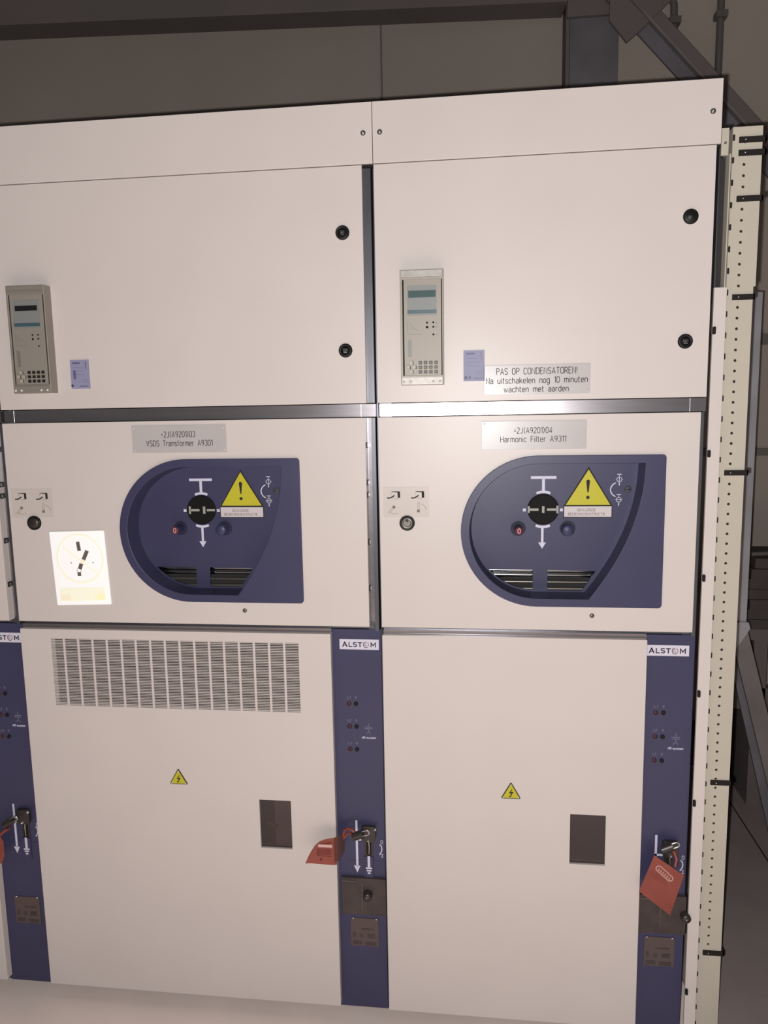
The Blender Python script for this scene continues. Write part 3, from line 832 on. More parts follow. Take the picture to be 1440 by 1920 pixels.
def lower_controls(parent, xr, variant):
    """white-marked earthing mechanism on the blue panel; xr = right edge of the cubicle"""
    y0, y1 = YB - .0008, YB
    # voltage indicator sockets
    for i, z in enumerate((.8660, .8060, .7455)):
        b = MB()
        b.lathe(xr - .0885, z, [(0, YB - .003), (.0045, YB - .0026), (.0058, YB - .001), (.0058, YB)], 'redsocket', 18)
        b.build('red_socket', parent)
        b = MB()
        b.lathe(xr - .0710, z, [(.0020, YB - .002), (.0030, YB - .004), (.0050, YB - .003), (.0054, YB)], 'black', 18)
        b.lathe(xr - .0710, z, [(0, YB - .0015), (.0021, YB - .0015)], 'inkgrey', 12, False)
        b.build('black_socket', parent)
    for i, z in enumerate((.8660, .8060, .7455)):
        b = MB()
        text(b, 'L' + '123'[i], xr - .0925, xr - .0850, z + .0135, .0058, .0008, y0, y1, 'whitedim')
        for q in (.0140, .0163, .0186):
            b.box(xr - .0732, xr - .0692, y0, y1, z + q, z + q + .0009, 'whitedim')
        b.build('phase_marking', parent)
    x, z = xr - .0405, .8040
    b = MB()
    b.stroke([(x, z + .0120), (x, z + .0020)], .0010, y0, y1, 'whitedim')
    b.stroke([(x - .0098, z + .0020), (x + .0098, z + .0020)], .0012, y0, y1, 'whitedim')
    b.stroke([(x - .0098, z - .0024), (x + .0098, z - .0024)], .0012, y0, y1, 'whitedim')
    b.stroke([(x, z - .0024), (x, z - .0110)], .0010, y0, y1, 'whitedim')
    b.stroke([(x - .0065, z - .0165), (x, z - .0105), (x + .0065, z - .0165)], .0010, y0, y1, 'whitedim')
    b.build('capacitor_symbol', parent)
    b = MB(); text(b, 'HR-system', x - .0170, x + .0175, z - .0290, .0055, .0010, y0, y1, 'white')
    b.build('caption', parent)
    # earthing mimic
    ax = xr - .0775
    b = MB()
    b.stroke([(ax, .5528), (ax, .5020 if variant != 'right' else .4985)], .0055, y0, y1, 'white')
    b.stroke([(ax - .0027, .5005), (ax + .0165, .5005)], .0052, y0, y1, 'white')
    b.stroke([(ax, .5000), (ax, .4265)], .0058, y0, y1, 'white')
    b.flat([[(ax - .0090, .4278), (ax + .0078, .4278), (ax - .0003, .4085)]], y0, y1, 'white')
    b.build('feeder_arrow', parent)
    ex = xr - .0465
    b = MB()
    b.stroke([(ex, .4585), (ex, .4262)], .0066, YB - .0053, YB - .0045, 'white')
    for z, wdt in ((.4245, .0165), (.4180, .0120), (.4112, .0072)):
        b.stroke([(ex - wdt / 2, z), (ex + wdt / 2, z)], .0042, YB - .0053, YB - .0045, 'white')
    b.build('earth_symbol', parent)
    zx = xr - .0130
    b = MB()
    text(b, '0', zx - .0022, zx + .0026, .4915, .0095, .0011, y0, y1, 'white')
    b.stroke([(zx - .0055, .4892), (zx - .0010, .4850), (zx + .0004, .4770), (zx - .0012, .4690), (zx - .0050, .4630), (zx - .0062, .4610)], .0026, y0, y1, 'white')
    b.stroke([(zx - .0020, .4622), (zx + .0036, .4622)], .0011, y0, y1, 'white')
    b.stroke([(zx + .0008, .4622), (zx + .0008, .4545)], .0014, y0, y1, 'white')
    b.stroke([(zx - .0020, .4545), (zx + .0036, .4545)], .0011, y0, y1, 'white')
    b.build('position_scale', parent)
    # lever slot and hasp
    b = MB()
    b.flat([rect(xr - .0580, xr - .0350, .4560, .5250, .004)], YB - .0012, YB, 'bronze')
    b.flat([rect(xr - .0530, xr - .0400, .4600, .5080, .003)], YB - .0016, YB - .0012, 'matblack')
    b.flat([rect(xr - .0640, xr - .0270, .5020, .5440, .007)], YB - .014, YB - .002, 'bronze', .0015)
    b.lathe(xr - .0270, .5390, [(0, YB - .020), (.0030, YB - .019), (.0045, YB - .014)], 'zinc', 14)
    b.lathe(xr - .0455, .5080, [(0, YB - .021), (.0028, YB - .0195), (.0045, YB - .014)], 'zinc', 14)
    b.tube([(xr - .046, YB - .004, .503), (xr - .0445, YB - .008, .485), (xr - .046, YB - .004, .464)], .0012, 'zinc', 8)
    b.build('earthing_lever', parent, 'dark bronze earthing lever')
    # raised cover with bottom seam
    b = MB()
    b.flat([rect(xr - .1030, xr - .0065, .4030, .4440, .002)], YB - .0006, YB, 'blue')
    b.flat([rect(xr - .0600, xr - .0350, .3930, .4560, .003)], YB - .0045, YB - .0008, 'blue', .001)
    b.build('slot_cover', parent)
    # brown mechanism cover below with a knob
    if variant != 'edge':
        kx_, kz_ = (xr - .0500, .3560) if variant != 'right' else (xr - .0060, .3500)
        b = MB()
        b.flat([rect(xr - .1190, xr - .0030, .2960, .3980, .002)], YB - .010, YB, 'brownplate', .001)
        b.box(xr - .1170, xr - .0820, YB - .0120, YB - .010, .3895, .3910, 'screw')
        b.box(xr - .0655, xr - .0640, YB - .0120, YB - .010, .3100, .3850, 'screw')
        b.build('mechanism_cover', parent, 'dark brown cover plate')
        b = MB()
        b.lathe(kx_, kz_, [(0, YB - .030), (.0080, YB - .029), (.0115, YB - .025), (.0120, YB - .010)], 'bronze', 22)
        b.lathe(kx_ - .0010, kz_ + .0025, [(0, YB - .0335), (.0012, YB - .033), (.0020, YB - .029)], 'zinc', 10)
        b.build('cover_knob', parent)
    # interlock label
    b = MB()
    b.flat([rect(xr - .0985, xr - .0255, .2010, .2800, .002)], YB - .0020, YB, 'brownlabel')
    for (p, q, r, s) in ((.045, .012, .248, .252), (.068, .044, .205, .216), (.036, .006, .203, .214), (.068, .06, .225, .24), (.05, .04, .225, .235), (.03, .01, .225, .237)):
        b.box(xr - .0255 - p, xr - .0255 - q, YB - .0024, YB - .0020, r, s, 'brownplate')
    for q in (.092, .031):
        b.lathe(xr - q, .2790, [(0, YB - .004), (.002, YB - .0037), (.0026, YB - .002)], 'zinc', 10)
    b.build('interlock_label', parent)

def cubicle(x0, x1, label, variant):
    c = (x0 + x1) / 2
    t = thing('switchgear_cubicle', label, 'switchgear cabinet', (c, 0.45, 0.0))
    P = dict(left=dict(ud=-.0255, md=-.0296, ld=-.1270, locks=-.0725),
             right=dict(ud=-.0080, md=-.0180, ld=-.1180, locks=-.0560),
             edge=dict(ud=-.0255, md=-.0270, ld=-.1270, locks=-.0725))[variant]
    # carcass: hollow sheet-metal box with front posts
    b = MB()
    for q0, q1 in ((x0 + .002, x0 + .005), (x1 - .005, x1 - .002)):
        b.box(q0, q1, .032, .95, .03, 2.262, 'post')
    b.box(x0 + .002, x1 - .002, .947, .95, .03, 2.262, 'dark')
    b.box(x0 + .002, x1 - .002, .020, .95, 2.258, 2.263, 'post')
    b.box(x0 + .002, x1 - .002, .030, .95, .03, .034, 'dark')
    b.box(x0 + .006, x1 - .006, .16, .165, .034, 2.25, 'dark')
    b.build('carcass', t)
    b = MB()
    b.box(x0 + .004, x0 + .030, .030, .060, .034, 2.14, 'post')
    b.build('frame_post', t)
    b = MB()
    b.box(x1 - .031, x1 - .008, .014, .060, 1.612, 2.14, 'post')
    b.box(x1 - .034, x1 - .008, .026, .060, 1.058, 1.577, 'post')
    b.box(x1 - .017, x1 - .008, .016, .026, 1.058, 1.577, 'post')
    b.box(x1 - .0285, x1 - .0190, .0245, .026, 1.08, 1.577, 'steel')
    b.build('frame_post', t)
    b = MB(); b.box(x0 + .002, x1 - .002, .050, .150, 0, .034, 'dark')
    b.box(x0 + .002, x1 - .002, .150, .95, 0, .030, 'dark')
    b.build('plinth', t)
    # rails
    b = MB()
    xa, xb = (x0 + .0291, x1 - .0400)
    b.box(xa + .0008, xb - .0008, .008, .03, M0 + .002, D1 - .002, 'steel')
    b.box(x0 + .003, xa, .009, .03, M0 + .002, D1 - .002, 'steel')
    b.box(xb, x1 - .006, .009, .03, M0 + .002, D1 - .002, 'steel')
    b.box(xa, xa + .0008, .0075, .03, M0 + .002, D1 - .002, 'zinc')
    b.box(xb - .0008, xb, .0075, .03, M0 + .002, D1 - .002, 'zinc')
    b.build('upper_rail', t)
    b = MB()
    b.box(x0 + .003, x1 + P['ld'], .012, .03, B0 + .001, B0 + .0105, 'steel')
    b.box(x0 + .003, x1 - .020, .020, .045, B0 + .0105, M1 - .001, 'post')
    b.build('lower_rail', t)
    # fascia
    b = MB(); b.flat([rect(x0 + .0008, x1 - .0004, T1, T0)], -.002, .020, 'paint', .0008)
    f = b.build('fascia_panel', t)
    for q in ([x1 - .0205] if variant != 'right' else [x0 + .0168, x1 - .0190]):
        b = MB()
        b.lathe(q, 2.2055, [(0, -.0060), (.0030, -.0058), (.0052, -.0042), (.0060, -.0018)], 'screw', 18)
        b.lathe(q - .0005, 2.2062, [(0, -.0068), (.0014, -.0066), (.0020, -.0055)], 'zinc', 12)
        b.build('fascia_screw', f)
    b = MB(); b.box(x0 + .001, x1 - .001, .004, .02, D0 - .004, T1 + .002, 'gap'); b.build('seal_strip', t)
    # upper door
    b = MB(); b.flat([rect(x0 + .0010, x1 + P['ud'], D1, D0)], 0, .026, 'paint', .0010)
    ud = b.build('upper_door', t)
    door_lock(ud, x1 + P['locks'], 1.9955, variant == 'right')
    door_lock(ud, x1 + P['locks'] - (.002 if variant == 'right' else -.0006), 1.7330)
    # middle door and operating panel
    mdx0, mdx1 = x0 + .0006, x1 + P['md']
    if variant != 'edge':
        # opening cut a little wider than the recess
        ZC = 1.3075
        cut = arc(c, ZC, .166, .166, 90, 270, 36) + arc(c + .2600, ZC - .160, .006, .006, 270, 360, 3) + arc(c + .2600, ZC + .160, .006, .006, 0, 90, 3)
        b = MB(); b.flat([rect(mdx0, mdx1, M1, M0), cut], 0, .028, 'paint', .0010)
    else:
        b = MB(); b.flat([rect(mdx0, mdx1, M1, M0)], 0, .028, 'paint', .0010)
    md = b.build('middle_door', t)
    if variant != 'right':
        for z in (1.513, 1.424, 1.395, 1.280, 1.166):
            b = MB()
            b.box(mdx1, mdx1 + .003, .008, .020, z - .0065, z + .0065, 'black')
            b.box(mdx1 + .003, mdx1 + .006, .011, .017, z - .004, z + .004, 'zinc')
            b.build('hinge_bolt', md)
    # lower door
    ldx0, ldx1 = x0 + .0010, x1 + P['ld']
    holes = []
    if variant == 'left':
        vx0, vx1, vz0, vz1 = x0 + .0830, x0 + .7345, .8480, 1.0275
        wx0, wx1, wz0, wz1 = -.3253, -.2424, .4766, .6095
        holes = [rect(vx0, vx1, vz0, vz1), rect(wx0, wx1, wz0, wz1)]
    elif variant == 'right':
        wx0, wx1, wz0, wz1 = .4560, .5406, .4776, .6086
        holes = [rect(wx0, wx1, wz0, wz1)]
    b = MB(); b.flat([rect(ldx0, ldx1, B1, B0, .002)] + holes, 0, .0215, 'paint', .0008)
    ldoor = b.build('lower_door', t)
    if variant == 'left':
        b = MB()
        n = 17; pitch = (vx1 - vx0 + .0055) / n
        for i in range(1, n):
            xx = vx0 + i * pitch
            b.box(xx - .0055, xx, .0002, .002, vz0, vz1, 'paint')
        m = 43; pz = (vz1 - vz0) / m
        for i in range(n):
            a = vx0 + i * pitch; e = a + pitch - .0055
            for j in range(m):
                zz = vz0 + (j + .48) * pz
                b.box(a, e, .0002, .0012, zz, zz + pz * .42, 'paint')
        b.build('louvre_grille', ldoor)
        b = MB(); b.box(vx0 - .004, vx1 + .004, .020, .021, vz0 - .004, vz1 + .004, 'matblack'); b.build('louvre_shade_sheet', ldoor)  # black sheet added for the shade inside the hollow door
    if variant != 'edge':
        b = MB(); b.box(wx0 + .0005, wx1 - .0005, .006, .009, wz0 + .0005, wz1 - .0005, 'pane')
        b.build('inspection_pane', ldoor, 'smoked inspection window')
        b = MB()
        b.flat([rect(wx0 - .006, wx1 + .006, wz0 - .006, wz1 + .006), rect(wx0 + .001, wx1 - .001, wz0 + .001, wz1 - .001)], .009, .014, 'gap')
        b.build('pane_gasket', ldoor)
        b = MB()
        if variant == 'left':
            b.box(-.324, -.205, .135, .158, .34, .70, 'cream')
            b.tube([(-.342, .118, .478), (-.325, .118, .470), (-.312, .118, .466)], .006, 'red', 10)
        else:
            b.box(.46, .56, .12, .125, .30, .43, 'board')
        b.build('switch_mechanism', t)
    # blue control panel
    b = MB(); b.flat([rect(ldx1 - .004, x1 - .0045, B1 - .016, M1 - .013)], YB, YB + .008, 'blue', .0008)
    bp = b.build('control_panel', t, 'narrow dark blue control panel')
    logo(t, x1 - .1086 if variant != 'right' else x1 - .1165, 1.0078, .0985)
    lower_controls(t, x1, variant)
    return t, ud, md, ldoor, c

LEFT = cubicle(-.943, 0.0, 'wide off-white switchgear cubicle with a louvred lower door', 'left')
RIGHT = cubicle(0.0, .743, 'narrower off-white switchgear cubicle with the capacitor warning plate, at the right end', 'right')
EDGE = cubicle(-1.693, -.943, 'switchgear cubicle cut off by the left edge of the view', 'edge')

for (t, ud, md, ldoor, c), v in ((LEFT, 'left'), (RIGHT, 'right')):
    x0 = -.943 if v == 'left' else 0.0
    relay(t, x0 + .0595, v == 'left')
    rating_card(t, x0 + (.1930 if v == 'left' else .2000), 1.6590 if v == 'left' else 1.6568, v == 'left')
    instruction_sticker(t, x0 + .0098, 1.3420)
    key_lock(t, x0 + .0660, 1.3283, v == 'right')
    operating_panel(t, c, v == 'left')
    screw(md, c + (.131 if v == 'left' else .126), 1.1088, 0.0, .0055)
    hazard_triangle(t, c + (-.0655 if v == 'left' else -.0590), .6434)

cL, cR = LEFT[4], RIGHT[4]
engraved_plate(LEFT[0], cL - .1325, cL + .1045, 1.5010, 1.5675,
               [('=2J(A9201)03', -.5293, -.4444, 1.5386, .0135), ('VSDS Transformer A9301', -.5680, -.4020, 1.5172, .0135)],
               [(cL - .1270, 1.5605), (cL + .0985, 1.5605), (cL - .1270, 1.5075), (cL + .0985, 1.5075)], 'name_plate')
engraved_plate(RIGHT[0], .2410, .4770, 1.4995, 1.5645,
               [('=2J(A9201)04', .3146, .4002, 1.5366, .0128), ('Harmonic Filter A9311', .2840, .4310, 1.5165, .0130)],
               [(.2475, 1.5590), (.4705, 1.5575), (.4700, 1.5075)], 'name_plate')
engraved_plate(RIGHT[0], .2460, .4827, 1.6245, 1.6905,
               [('PAS OP CONDENSATOREN!', .2748, .4535, 1.6695, .0138), ('Na uitschakelen nog 10 minuten', .2515, .4765, 1.6495, .0130), ('wachten met aarden', .2915, .4350, 1.6300, .0125)],
               [(.4765, 1.6830), (.4765, 1.6310)], 'warning_plate', .0014)

# end cover and hinge screws on the right side of the right cubicle
b = MB()
b.flat([rect(.7430, .7695, .010, 1.8460)], .004, .012, 'paint', .0006)
ec = b.build('end_cover', RIGHT[0])
for z in (1.7545, 1.4852, 1.2005, .9235, .6500, .1500):
    b = MB()
    b.flat([rect(.7425, .7490, z - .0085, z + .0085, .003)], .0005, .004, 'black')
    b.box(.7425, .7455, -.0010, .0005, z - .0060, z + .0060, 'black')
    b.build('cover_screw', ec)
b = MB()
b.box(.7445, .7475, .014, .060, 1.846, 2.135, 'post')
b.box(.7625, .7650, .002, .030, 1.846, 2.120, 'cream')
b.box(.7475, .7625, .028, .032, 1.846, 2.120, 'dark')
b.flat([rect(.7475, .7625, 2.120, 2.175)], .012, .016, 'cream')
b.lathe(.7555, 2.145, [(0, .009), (.0022, .0095), (.0026, .012)], 'screw', 12)
b.build('end_bracket', RIGHT[0])

# ------------------------------------------------------------------ white no-switching sign
t = thing('prohibition_sign', 'bright white sheet with a pale yellow ring on the left cubicle, beside the blue panel', 'sign', (-.765, -.002, 1.214))
def sg(u, v):      # sheet coordinates 0..1 to the door plane; the sheet hangs very slightly askew
    x = -.8385 + .1450 * u + .0070 * (1 - v)
    z = 1.3055 + .0040 * u - .1890 * (1 - v)
    return (x, z)
b = MB(); b.flat([[sg(0.01, 0), sg(.99, 0), sg(1, .008), sg(1, .992), sg(.99, 1), sg(.01, 1), sg(0, .992), sg(0, .008)]], -.0025, -.0006, 'sign')
b.build('sheet', t)
y0, y1 = -.0030, -.0025
b = MB()
cxz = [sg(.515 + .418 * math.cos(a * PI / 24), .630 + .325 * math.sin(a * PI / 24)) for a in range(48)]
b.stroke(cxz, .0062, y0, y1, 'signyel', True)
b.stroke([sg(.22, .80), sg(.80, .42)], .0055, y0 + .0002, y1, 'signyel')
b.build('prohibition_ring', t)
b = MB()
def sbar(p, q, wd, m):
    b.stroke([sg(*p), sg(*q)], wd, y0 - .0003, y1, m)
sbar((.503, .858), (.517, .735), .0090, 'signink')
sbar((.660, .735), (.575, .615), .0098, 'signink')
sbar((.575, .612), (.535, .565), .0098, 'signorg')
sbar((.530, .562), (.490, .490), .0098, 'signink')
sbar((.470, .445), (.472, .395), .0092, 'signink')
q = sg(.475, .470)
b.stroke(circ(q[0], q[1], .0055, 20), .0010, y0 - .0003, y1, 'inkfaint', True)
for p in ((.345, .575), (.745, .572)):
    q = sg(*p); b.lathe(q[0], q[1], [(0, y0 - .0003), (.0015, y0 - .0003), (.0015, y1)], 'inkgrey', 10, False)
b.build('switch_pictogram', t)
b = MB()
b.flat([[sg(.07, .055), sg(.915, .055), sg(.915, .235), sg(.07, .235)]], y0, y1, 'signyel')
b.flat([[sg(.075, .06), sg(.27, .06), sg(.27, .14), sg(.075, .14)]], y0 - .0003, y0, 'signorg')
b.flat([[sg(.72, .065), sg(.905, .065), sg(.905, .15), sg(.72, .15)]], y0 - .0003, y0, 'signyel2')
b.build('caption_field', t)

# ------------------------------------------------------------------ padlocks and tags
def padlock(x, y, z, ang, label, m='bronze'):
    t = thing('padlock', label, 'padlock', (x, y, z))
    a = math.radians(ang)
    d = Vector((math.cos(a), 0, math.sin(a))); n = Vector((-math.sin(a), 0, math.cos(a)))
    o = Vector((x, y, z))
    b = MB()
    pts = [o - d * .013 + Vector((0, 0, 0)), o + d * .013]
    b.tube([o - d * .014, o - d * .0125, o + d * .0125, o + d * .014], .0105, m, 18)
    b.build('lock_body', t)
    b = MB()
    sh = [o + d * .013 + n * .006, o + d * .024 + n * .006] + [o + d * (.024 + .006 * math.sin(q * PI / 8)) + n * .006 * math.cos(q * PI / 8) for q in range(1, 8)] + [o + d * .024 - n * .006, o + d * .013 - n * .006]
    b.tube(sh, .0018, 'zinc', 8)
    b.build('shackle', t)
padlock(-.0690, -.008, .5300, 20, 'small dark padlock on the earthing lever of the left cubicle')
padlock(.6850, -.006, .5360, 25, 'small dark padlock half hidden above the square red tag', 'bronze')
padlock(-1.0180, -.008, .5160, 32, 'small padlock on the earthing lever at the left edge of the view')

# curled tag in the middle
def sheet(b, cols, th, m):
    """cols: list of (x, y, zbottom, ztop); thin curled sheet of real thickness"""
    n = 8
    F, Bk = [], []
    for (x, y, zb, zt) in cols:
        for j in range(n + 1):
            z = zb + (zt - zb) * j / n
            F.append((x, y, z)); Bk.append((x, y + th, z))
    k = len(F); f = []
    nc = len(cols)
    for i in range(nc - 1):
        for j in range(n):
            a = i * (n + 1) + j; c_ = a + n + 1
            f.append((a, c_, c_ + 1, a + 1)); f.append((k + a, k + a + 1, k + c_ + 1, k + c_))
    for i in range(nc - 1):
        for j in (0, n):
            a = i * (n + 1) + j; c_ = a + n + 1
            f.append((a, k + a, k + c_, c_))
    for i in (0, nc - 1):
        for j in range(n):
            a = i * (n + 1) + j
            f.append((a, a + 1, k + a + 1, k + a))
    b.add(F + Bk, f, m, False)
t = thing('lockout_tag', 'curled red lockout tag sticking out over the louvred lower door', 'tag', (-.150, -.03, .50))
cols = [(-.1965, -.052, .4738, .4752), (-.190, -.050, .4735, .4905), (-.182, -.048, .4728, .5055), (-.172, -.046, .4708, .5205), (-.162, -.044, .4692, .5290),
        (-.152, -.042, .4675, .5330), (-.140, -.039, .4655, .5350), (-.128, -.035, .4625, .5352), (-.121, -.030, .4612, .5350)]
b = MB(); sheet(b, cols, .0012, 'red'); b.build('tag_sheet', t)
b = MB(); sheet(b, [(-.1245, -.0345, .4700, .5350), (-.117, -.024, .4680, .5352), (-.111, -.010, .4720, .5310), (-.107, .004, .4790, .5240)], .0016, 'redbrown'); b.build('folded_edge', t, 'darker folded edge')
b = MB()
b.box(-.164, -.1285, -.0462, -.0448, .5165, .5235, 'tagwhite')
for z in (.508, .503, .498, .493):
    b.box(-.168, -.131, -.0478, -.0462, z, z + .0012, 'redink')
b.lathe(-.158, .4815, [(0, -.0455), (.0032, -.0452), (.0032, -.0430)], 'redink', 12)
b.build('tag_print', t)
b = MB(); b.tube([(-.112, .0, .515), (-.104, .002, .537), (-.094, .0, .543), (-.083, -.004, .540), (-.076, -.006, .531)], .0040, 'red', 10)
b.tube([(-.112, .002, .508), (-.100, .004, .524), (-.088, .003, .528), (-.078, -.002, .526)], .0032, 'red', 10)
b.build('loop', t)

t = thing('lockout_tag', 'square red lockout tag with a pale oval, hung on the right blue panel', 'tag', (.672, -.02, .45))
q = [(.6520, .5255), (.6185, .4290), (.6935, .3710), (.7225, .4770)]
b = MB(); b.flat([q], -.0215, -.0200, 'red', .0005); b.build('tag_sheet', t)
b = MB()
ca, cb = Vector((.6635, .4920)), Vector((.6895, .4680))
d = (cb - ca).normalized(); n = Vector((-d.y, d.x))
r = .0068
cap = [ca + r * (math.cos(a) * n - math.sin(a) * d) for a in [i * PI / 8 for i in range(9)]] + [cb + r * (-math.cos(a) * n + math.sin(a) * d) for a in [i * PI / 8 for i in range(9)]]
b.stroke([(p.x, p.y) for p in cap], .0018, -.0222, -.0215, 'tagwhite', True)
for k in range(6):
    p = ca + d * (.001 + .0066 * k)
    e1 = p + n * .0030; e2 = p - n * .0030; e3 = e2 + d * .0040
    b.stroke([(e1.x, e1.y), (e2.x, e2.y), (e3.x, e3.y)], .0013, -.0220, -.0215, 'tagwhite')
b.build('oval_print', t, 'pale oval outline')
b = MB()
for off, L in ((-.0130, .046), (-.0190, .050), (-.0240, .030)):
    p = ca + n * off - d * .008
    e = p + d * L
    b.stroke([(p.x, p.y), (e.x, e.y)], .0016, -.0218, -.0215, 'redink')
b.build('tag_print', t)
b = MB(); b.tube([(.703, -.0195, .497), (.706, -.012, .512), (.702, -.004, .525), (.694, -.004, .534), (.687, -.006, .537)], .0040, 'red', 10)
b.build('loop', t)

t = thing('lockout_tag', 'red lockout tag just inside the left edge of the view', 'tag', (-1.075, -.015, .45))
b = MB(); b.flat([[(-1.100, .500), (-1.045, .487), (-1.0325, .465), (-1.0325, .425), (-1.042, .400), (-1.100, .400)]], -.0165, -.015, 'red', .0005); b.build('tag_sheet', t)
b = MB(); b.tube([(-1.052, -.016, .470), (-1.042, -.013, .482), (-1.030, -.010, .492), (-1.016, -.009, .500), (-1.020, -.008, .508)], .0040, 'red', 10); b.build('loop', t)

# ------------------------------------------------------------------ perforated upright beside the right cubicle
t = thing('perforated_upright', 'tall cream perforated steel upright with black clamps, right of the cubicles', 'cable upright', (.80, .05, 0))
b = MB()
PITCH_H = .0229
z_ref = 2.1020
def hole_cell(x0, x1, z0, z1, hx, hz, r, n=16):
    ci = [(hx + r * math.cos(2 * PI * i / n), hz + r * math.sin(2 * PI * i / n)) for i in range(n)]
    ou = []
    for i in range(n):
        a = 2 * PI * i / n
        dx, dz = math.cos(a), math.sin(a)
        tt = min([((x1 if dx > 0 else x0) - hx) / dx if abs(dx) > 1e-9 else 1e9, ((z1 if dz > 0 else z0) - hz) / dz if abs(dz) > 1e-9 else 1e9])
        ou.append((hx + dx * tt, hz + dz * tt))
    Y = .020
    v = [(p[0], Y, p[1]) for p in ou] + [(p[0], Y, p[1]) for p in ci] + [(p[0], Y + .003, p[1]) for p in ci]
    f = [(i, (i + 1) % n, n + (i + 1) % n, n + i) for i in range(n)] + [(n + i, n + (i + 1) % n, 2 * n + (i + 1) % n, 2 * n + i) for i in range(n)]
    b.add(v, f, 'cream')
    for (X_, Z_) in ((x0, z0), (x1, z0), (x1, z1), (x0, z1)):
        # corner triangles between the rays either side of the corner
        best = sorted(range(n), key=lambda i: (ou[i][0] - X_) ** 2 + (ou[i][1] - Z_) ** 2)[:2]
        b.add([(X_, Y, Z_), (ou[best[0]][0], Y, ou[best[0]][1]), (ou[best[1]][0], Y, ou[best[1]][1])], [(0, 1, 2)], 'cream')
XL, XR = .7725, .8290
hx = .7980
a0, a1 = hx - PITCH_H / 2, hx + PITCH_H / 2
zt, zb_ = 2.1785, 0.0
nh = 84
ztop = z_ref + PITCH_H * 2.5
b.box(XL, XR, .020, .023, ztop, zt, 'cream')
for i in range(nh):
    zc = z_ref + PITCH_H * (2 - i)
    z0, z1 = zc - PITCH_H / 2, zc + PITCH_H / 2
    hole_cell(a0, a1, z0, z1, hx, zc, .0032)
zbot = z_ref + PITCH_H * (2 - nh + .5)
b.box(XL, a0, .020, .023, zbot, ztop, 'cream')
b.box(a1, XR, .020, .023, zbot, ztop, 'cream')
b.box(XL, XR, .020, .023, zb_, zbot, 'cream')
b.box(XR, XR + .0045, .020, .023, 1.8480, zt, 'cream')
b.box(XR - .003, XR, .023, .080, zb_, zt, 'cream')
b.box(XL, XL + .003, .023, .080, zb_, zt, 'cream')
b.build('face_plate', t)
b = MB(); b.box(XL + .004, XR - .004, .045, .050, 0, zt - .01, 'dark'); b.build('hole_shade_sheet', t)  # dark sheet standing in for the unlit inside of the channel
# slots along the left edge: raised dark tabs of the hook flange
for i in range(48):
    z = 2.157 - i * .04580
    if z < .04: break
    b = MB(); b.flat([rect(XL + .0002, XL + .0046, z - .0065, z + .0065, .0018)], .0192, .0200, 'matblack')
    b.build('hook_slot', t)
for i, (z, xe) in enumerate(((2.1515, .0115), (2.1250, .0115), (2.0315, .0100), (1.8260, .0030), (1.4405, .0075), (.6965, .0050), (.2480, .0060))):
    xs = .7855
    b = MB()
    b.box(xs, XR + xe, .0165, .0200, z - .0060, z + .0060, 'matblack')
    b.box(XR + xe - .0030, XR + xe, .0165, .060, z - .0060, z + .0060, 'matblack')
    cs = b.build('clamp_strip', t)
    b = MB(); b.lathe(.7980, z, [(0, .0140), (.0014, .0142), (.0018, .0165)], 'zinc', 10); b.build('clamp_rivet', cs)

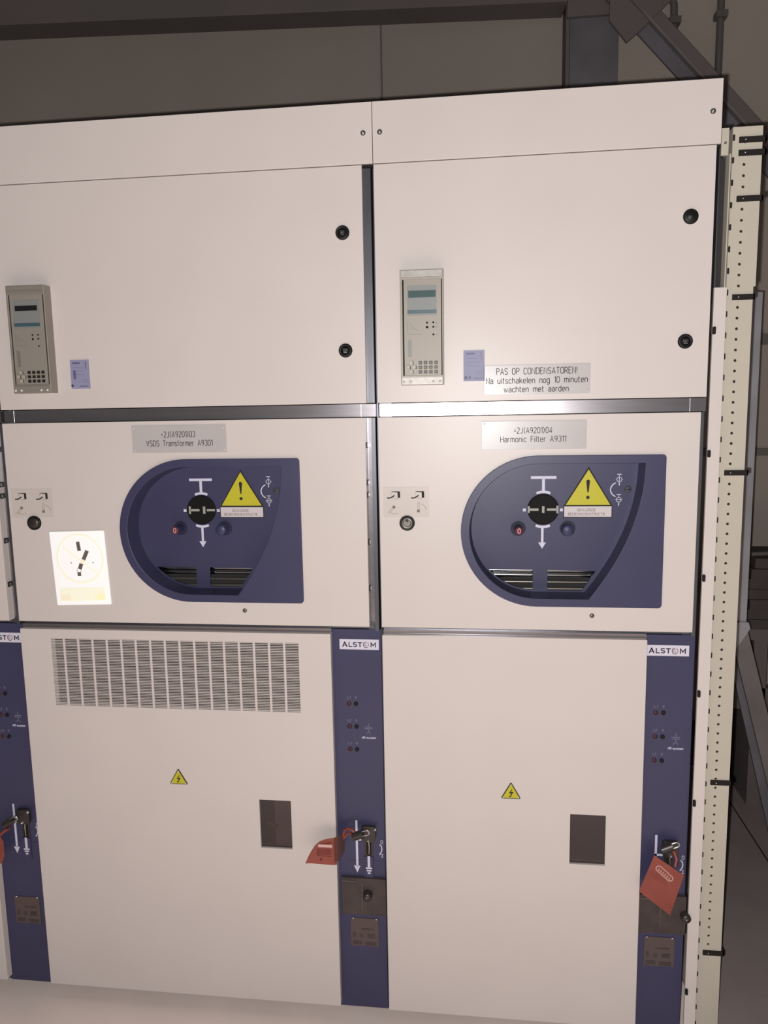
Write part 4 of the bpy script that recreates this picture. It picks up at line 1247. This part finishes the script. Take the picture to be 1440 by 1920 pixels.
# ------------------------------------------------------------------ frame and boards behind, at the right
t = thing('galvanised_frame', 'galvanised steel support frame standing behind the perforated upright', 'support frame', (1.15, .74, 0))
b = MB()
b.box(1.052, 1.090, .700, .704, .872, 1.926, 'frame')
b.box(1.052, 1.056, .704, .745, .872, 1.926, 'frame')
b.box(1.086, 1.090, .704, .745, .872, 1.926, 'frame')
b.build('post', t)
b = MB()
b.flat([[(1.046, .900), (1.094, .900), (1.100, .880), (1.052, .800), (1.046, .830)]], .690, .699, 'frame'); b.build('foot_plate', t)
b = MB(); b.bar((1.066, .712, .885), (1.300, .712, .02), .052, .012, 'framedk'); b.build('brace', t)
b = MB(); b.bar((1.062, .735, .80), (1.262, .735, .0), .030, .012, 'colsteel'); b.build('brace', t)
b = MB(); b.box(1.052, 1.062, .745, .775, 0, 1.5, 'colsteel'); b.build('rear_leg', t)

t = thing('trestle', 'dark steel trestle carrying the stacked boards by the back wall', 'trestle', (1.7, 1.3, 0))
b = MB(); b.box(1.18, 2.3, 1.18, 1.42, .690, .732, 'beam'); b.build('top_rail', t)
b = MB(); b.box(1.18, 2.3, 1.20, 1.24, .405, .490, 'beam'); b.build('lower_rail', t)
for x in (1.300, 2.22):
    b = MB(); b.box(x, x + .05, 1.20, 1.40, 0, .690, 'beam'); b.build('leg', t)
for i in range(7):
    z = .732 + i * .0395
    b = MB()
    o_ = random.uniform(-.015, .015)
    b.flat([rect(1.270 + o_, 2.35 + o_, z + .0004, z + .0393, .003)], 1.17 + abs(o_), 1.44, 'board', .001)
    lab = ['lowest dark board of the stack on the trestle', 'second dark board from the bottom of the stack on the trestle', 'third dark board from the bottom of the stack on the trestle', 'middle dark board of the stack on the trestle',
           'third dark board from the top of the stack on the trestle', 'second dark board from the top of the stack on the trestle', 'topmost dark board of the stack on the trestle'][i]
    tag(b.build('board'), lab, 'board', 'boards stacked on the trestle')
b = MB(); b.tube([(1.28, 1.22, 1.018), (1.34, 1.21, 1.024), (1.42, 1.22, 1.020), (1.55, 1.25, 1.028), (1.75, 1.30, 1.018)], .009, 'conduit', 10)
tag(b.build('cable'), 'dark cable lying on top of the stacked boards', 'cable')

b = MB(); b.box(.800, 1.240, -.6, 1.50, 0, .006, 'floorplate')  # plate added so the floor here stays dark, without the glare tone
tag(b.build('floor_cover_plate'), 'dark flat plate added to keep the floor free of glare beside the perforated upright', 'floor plate')
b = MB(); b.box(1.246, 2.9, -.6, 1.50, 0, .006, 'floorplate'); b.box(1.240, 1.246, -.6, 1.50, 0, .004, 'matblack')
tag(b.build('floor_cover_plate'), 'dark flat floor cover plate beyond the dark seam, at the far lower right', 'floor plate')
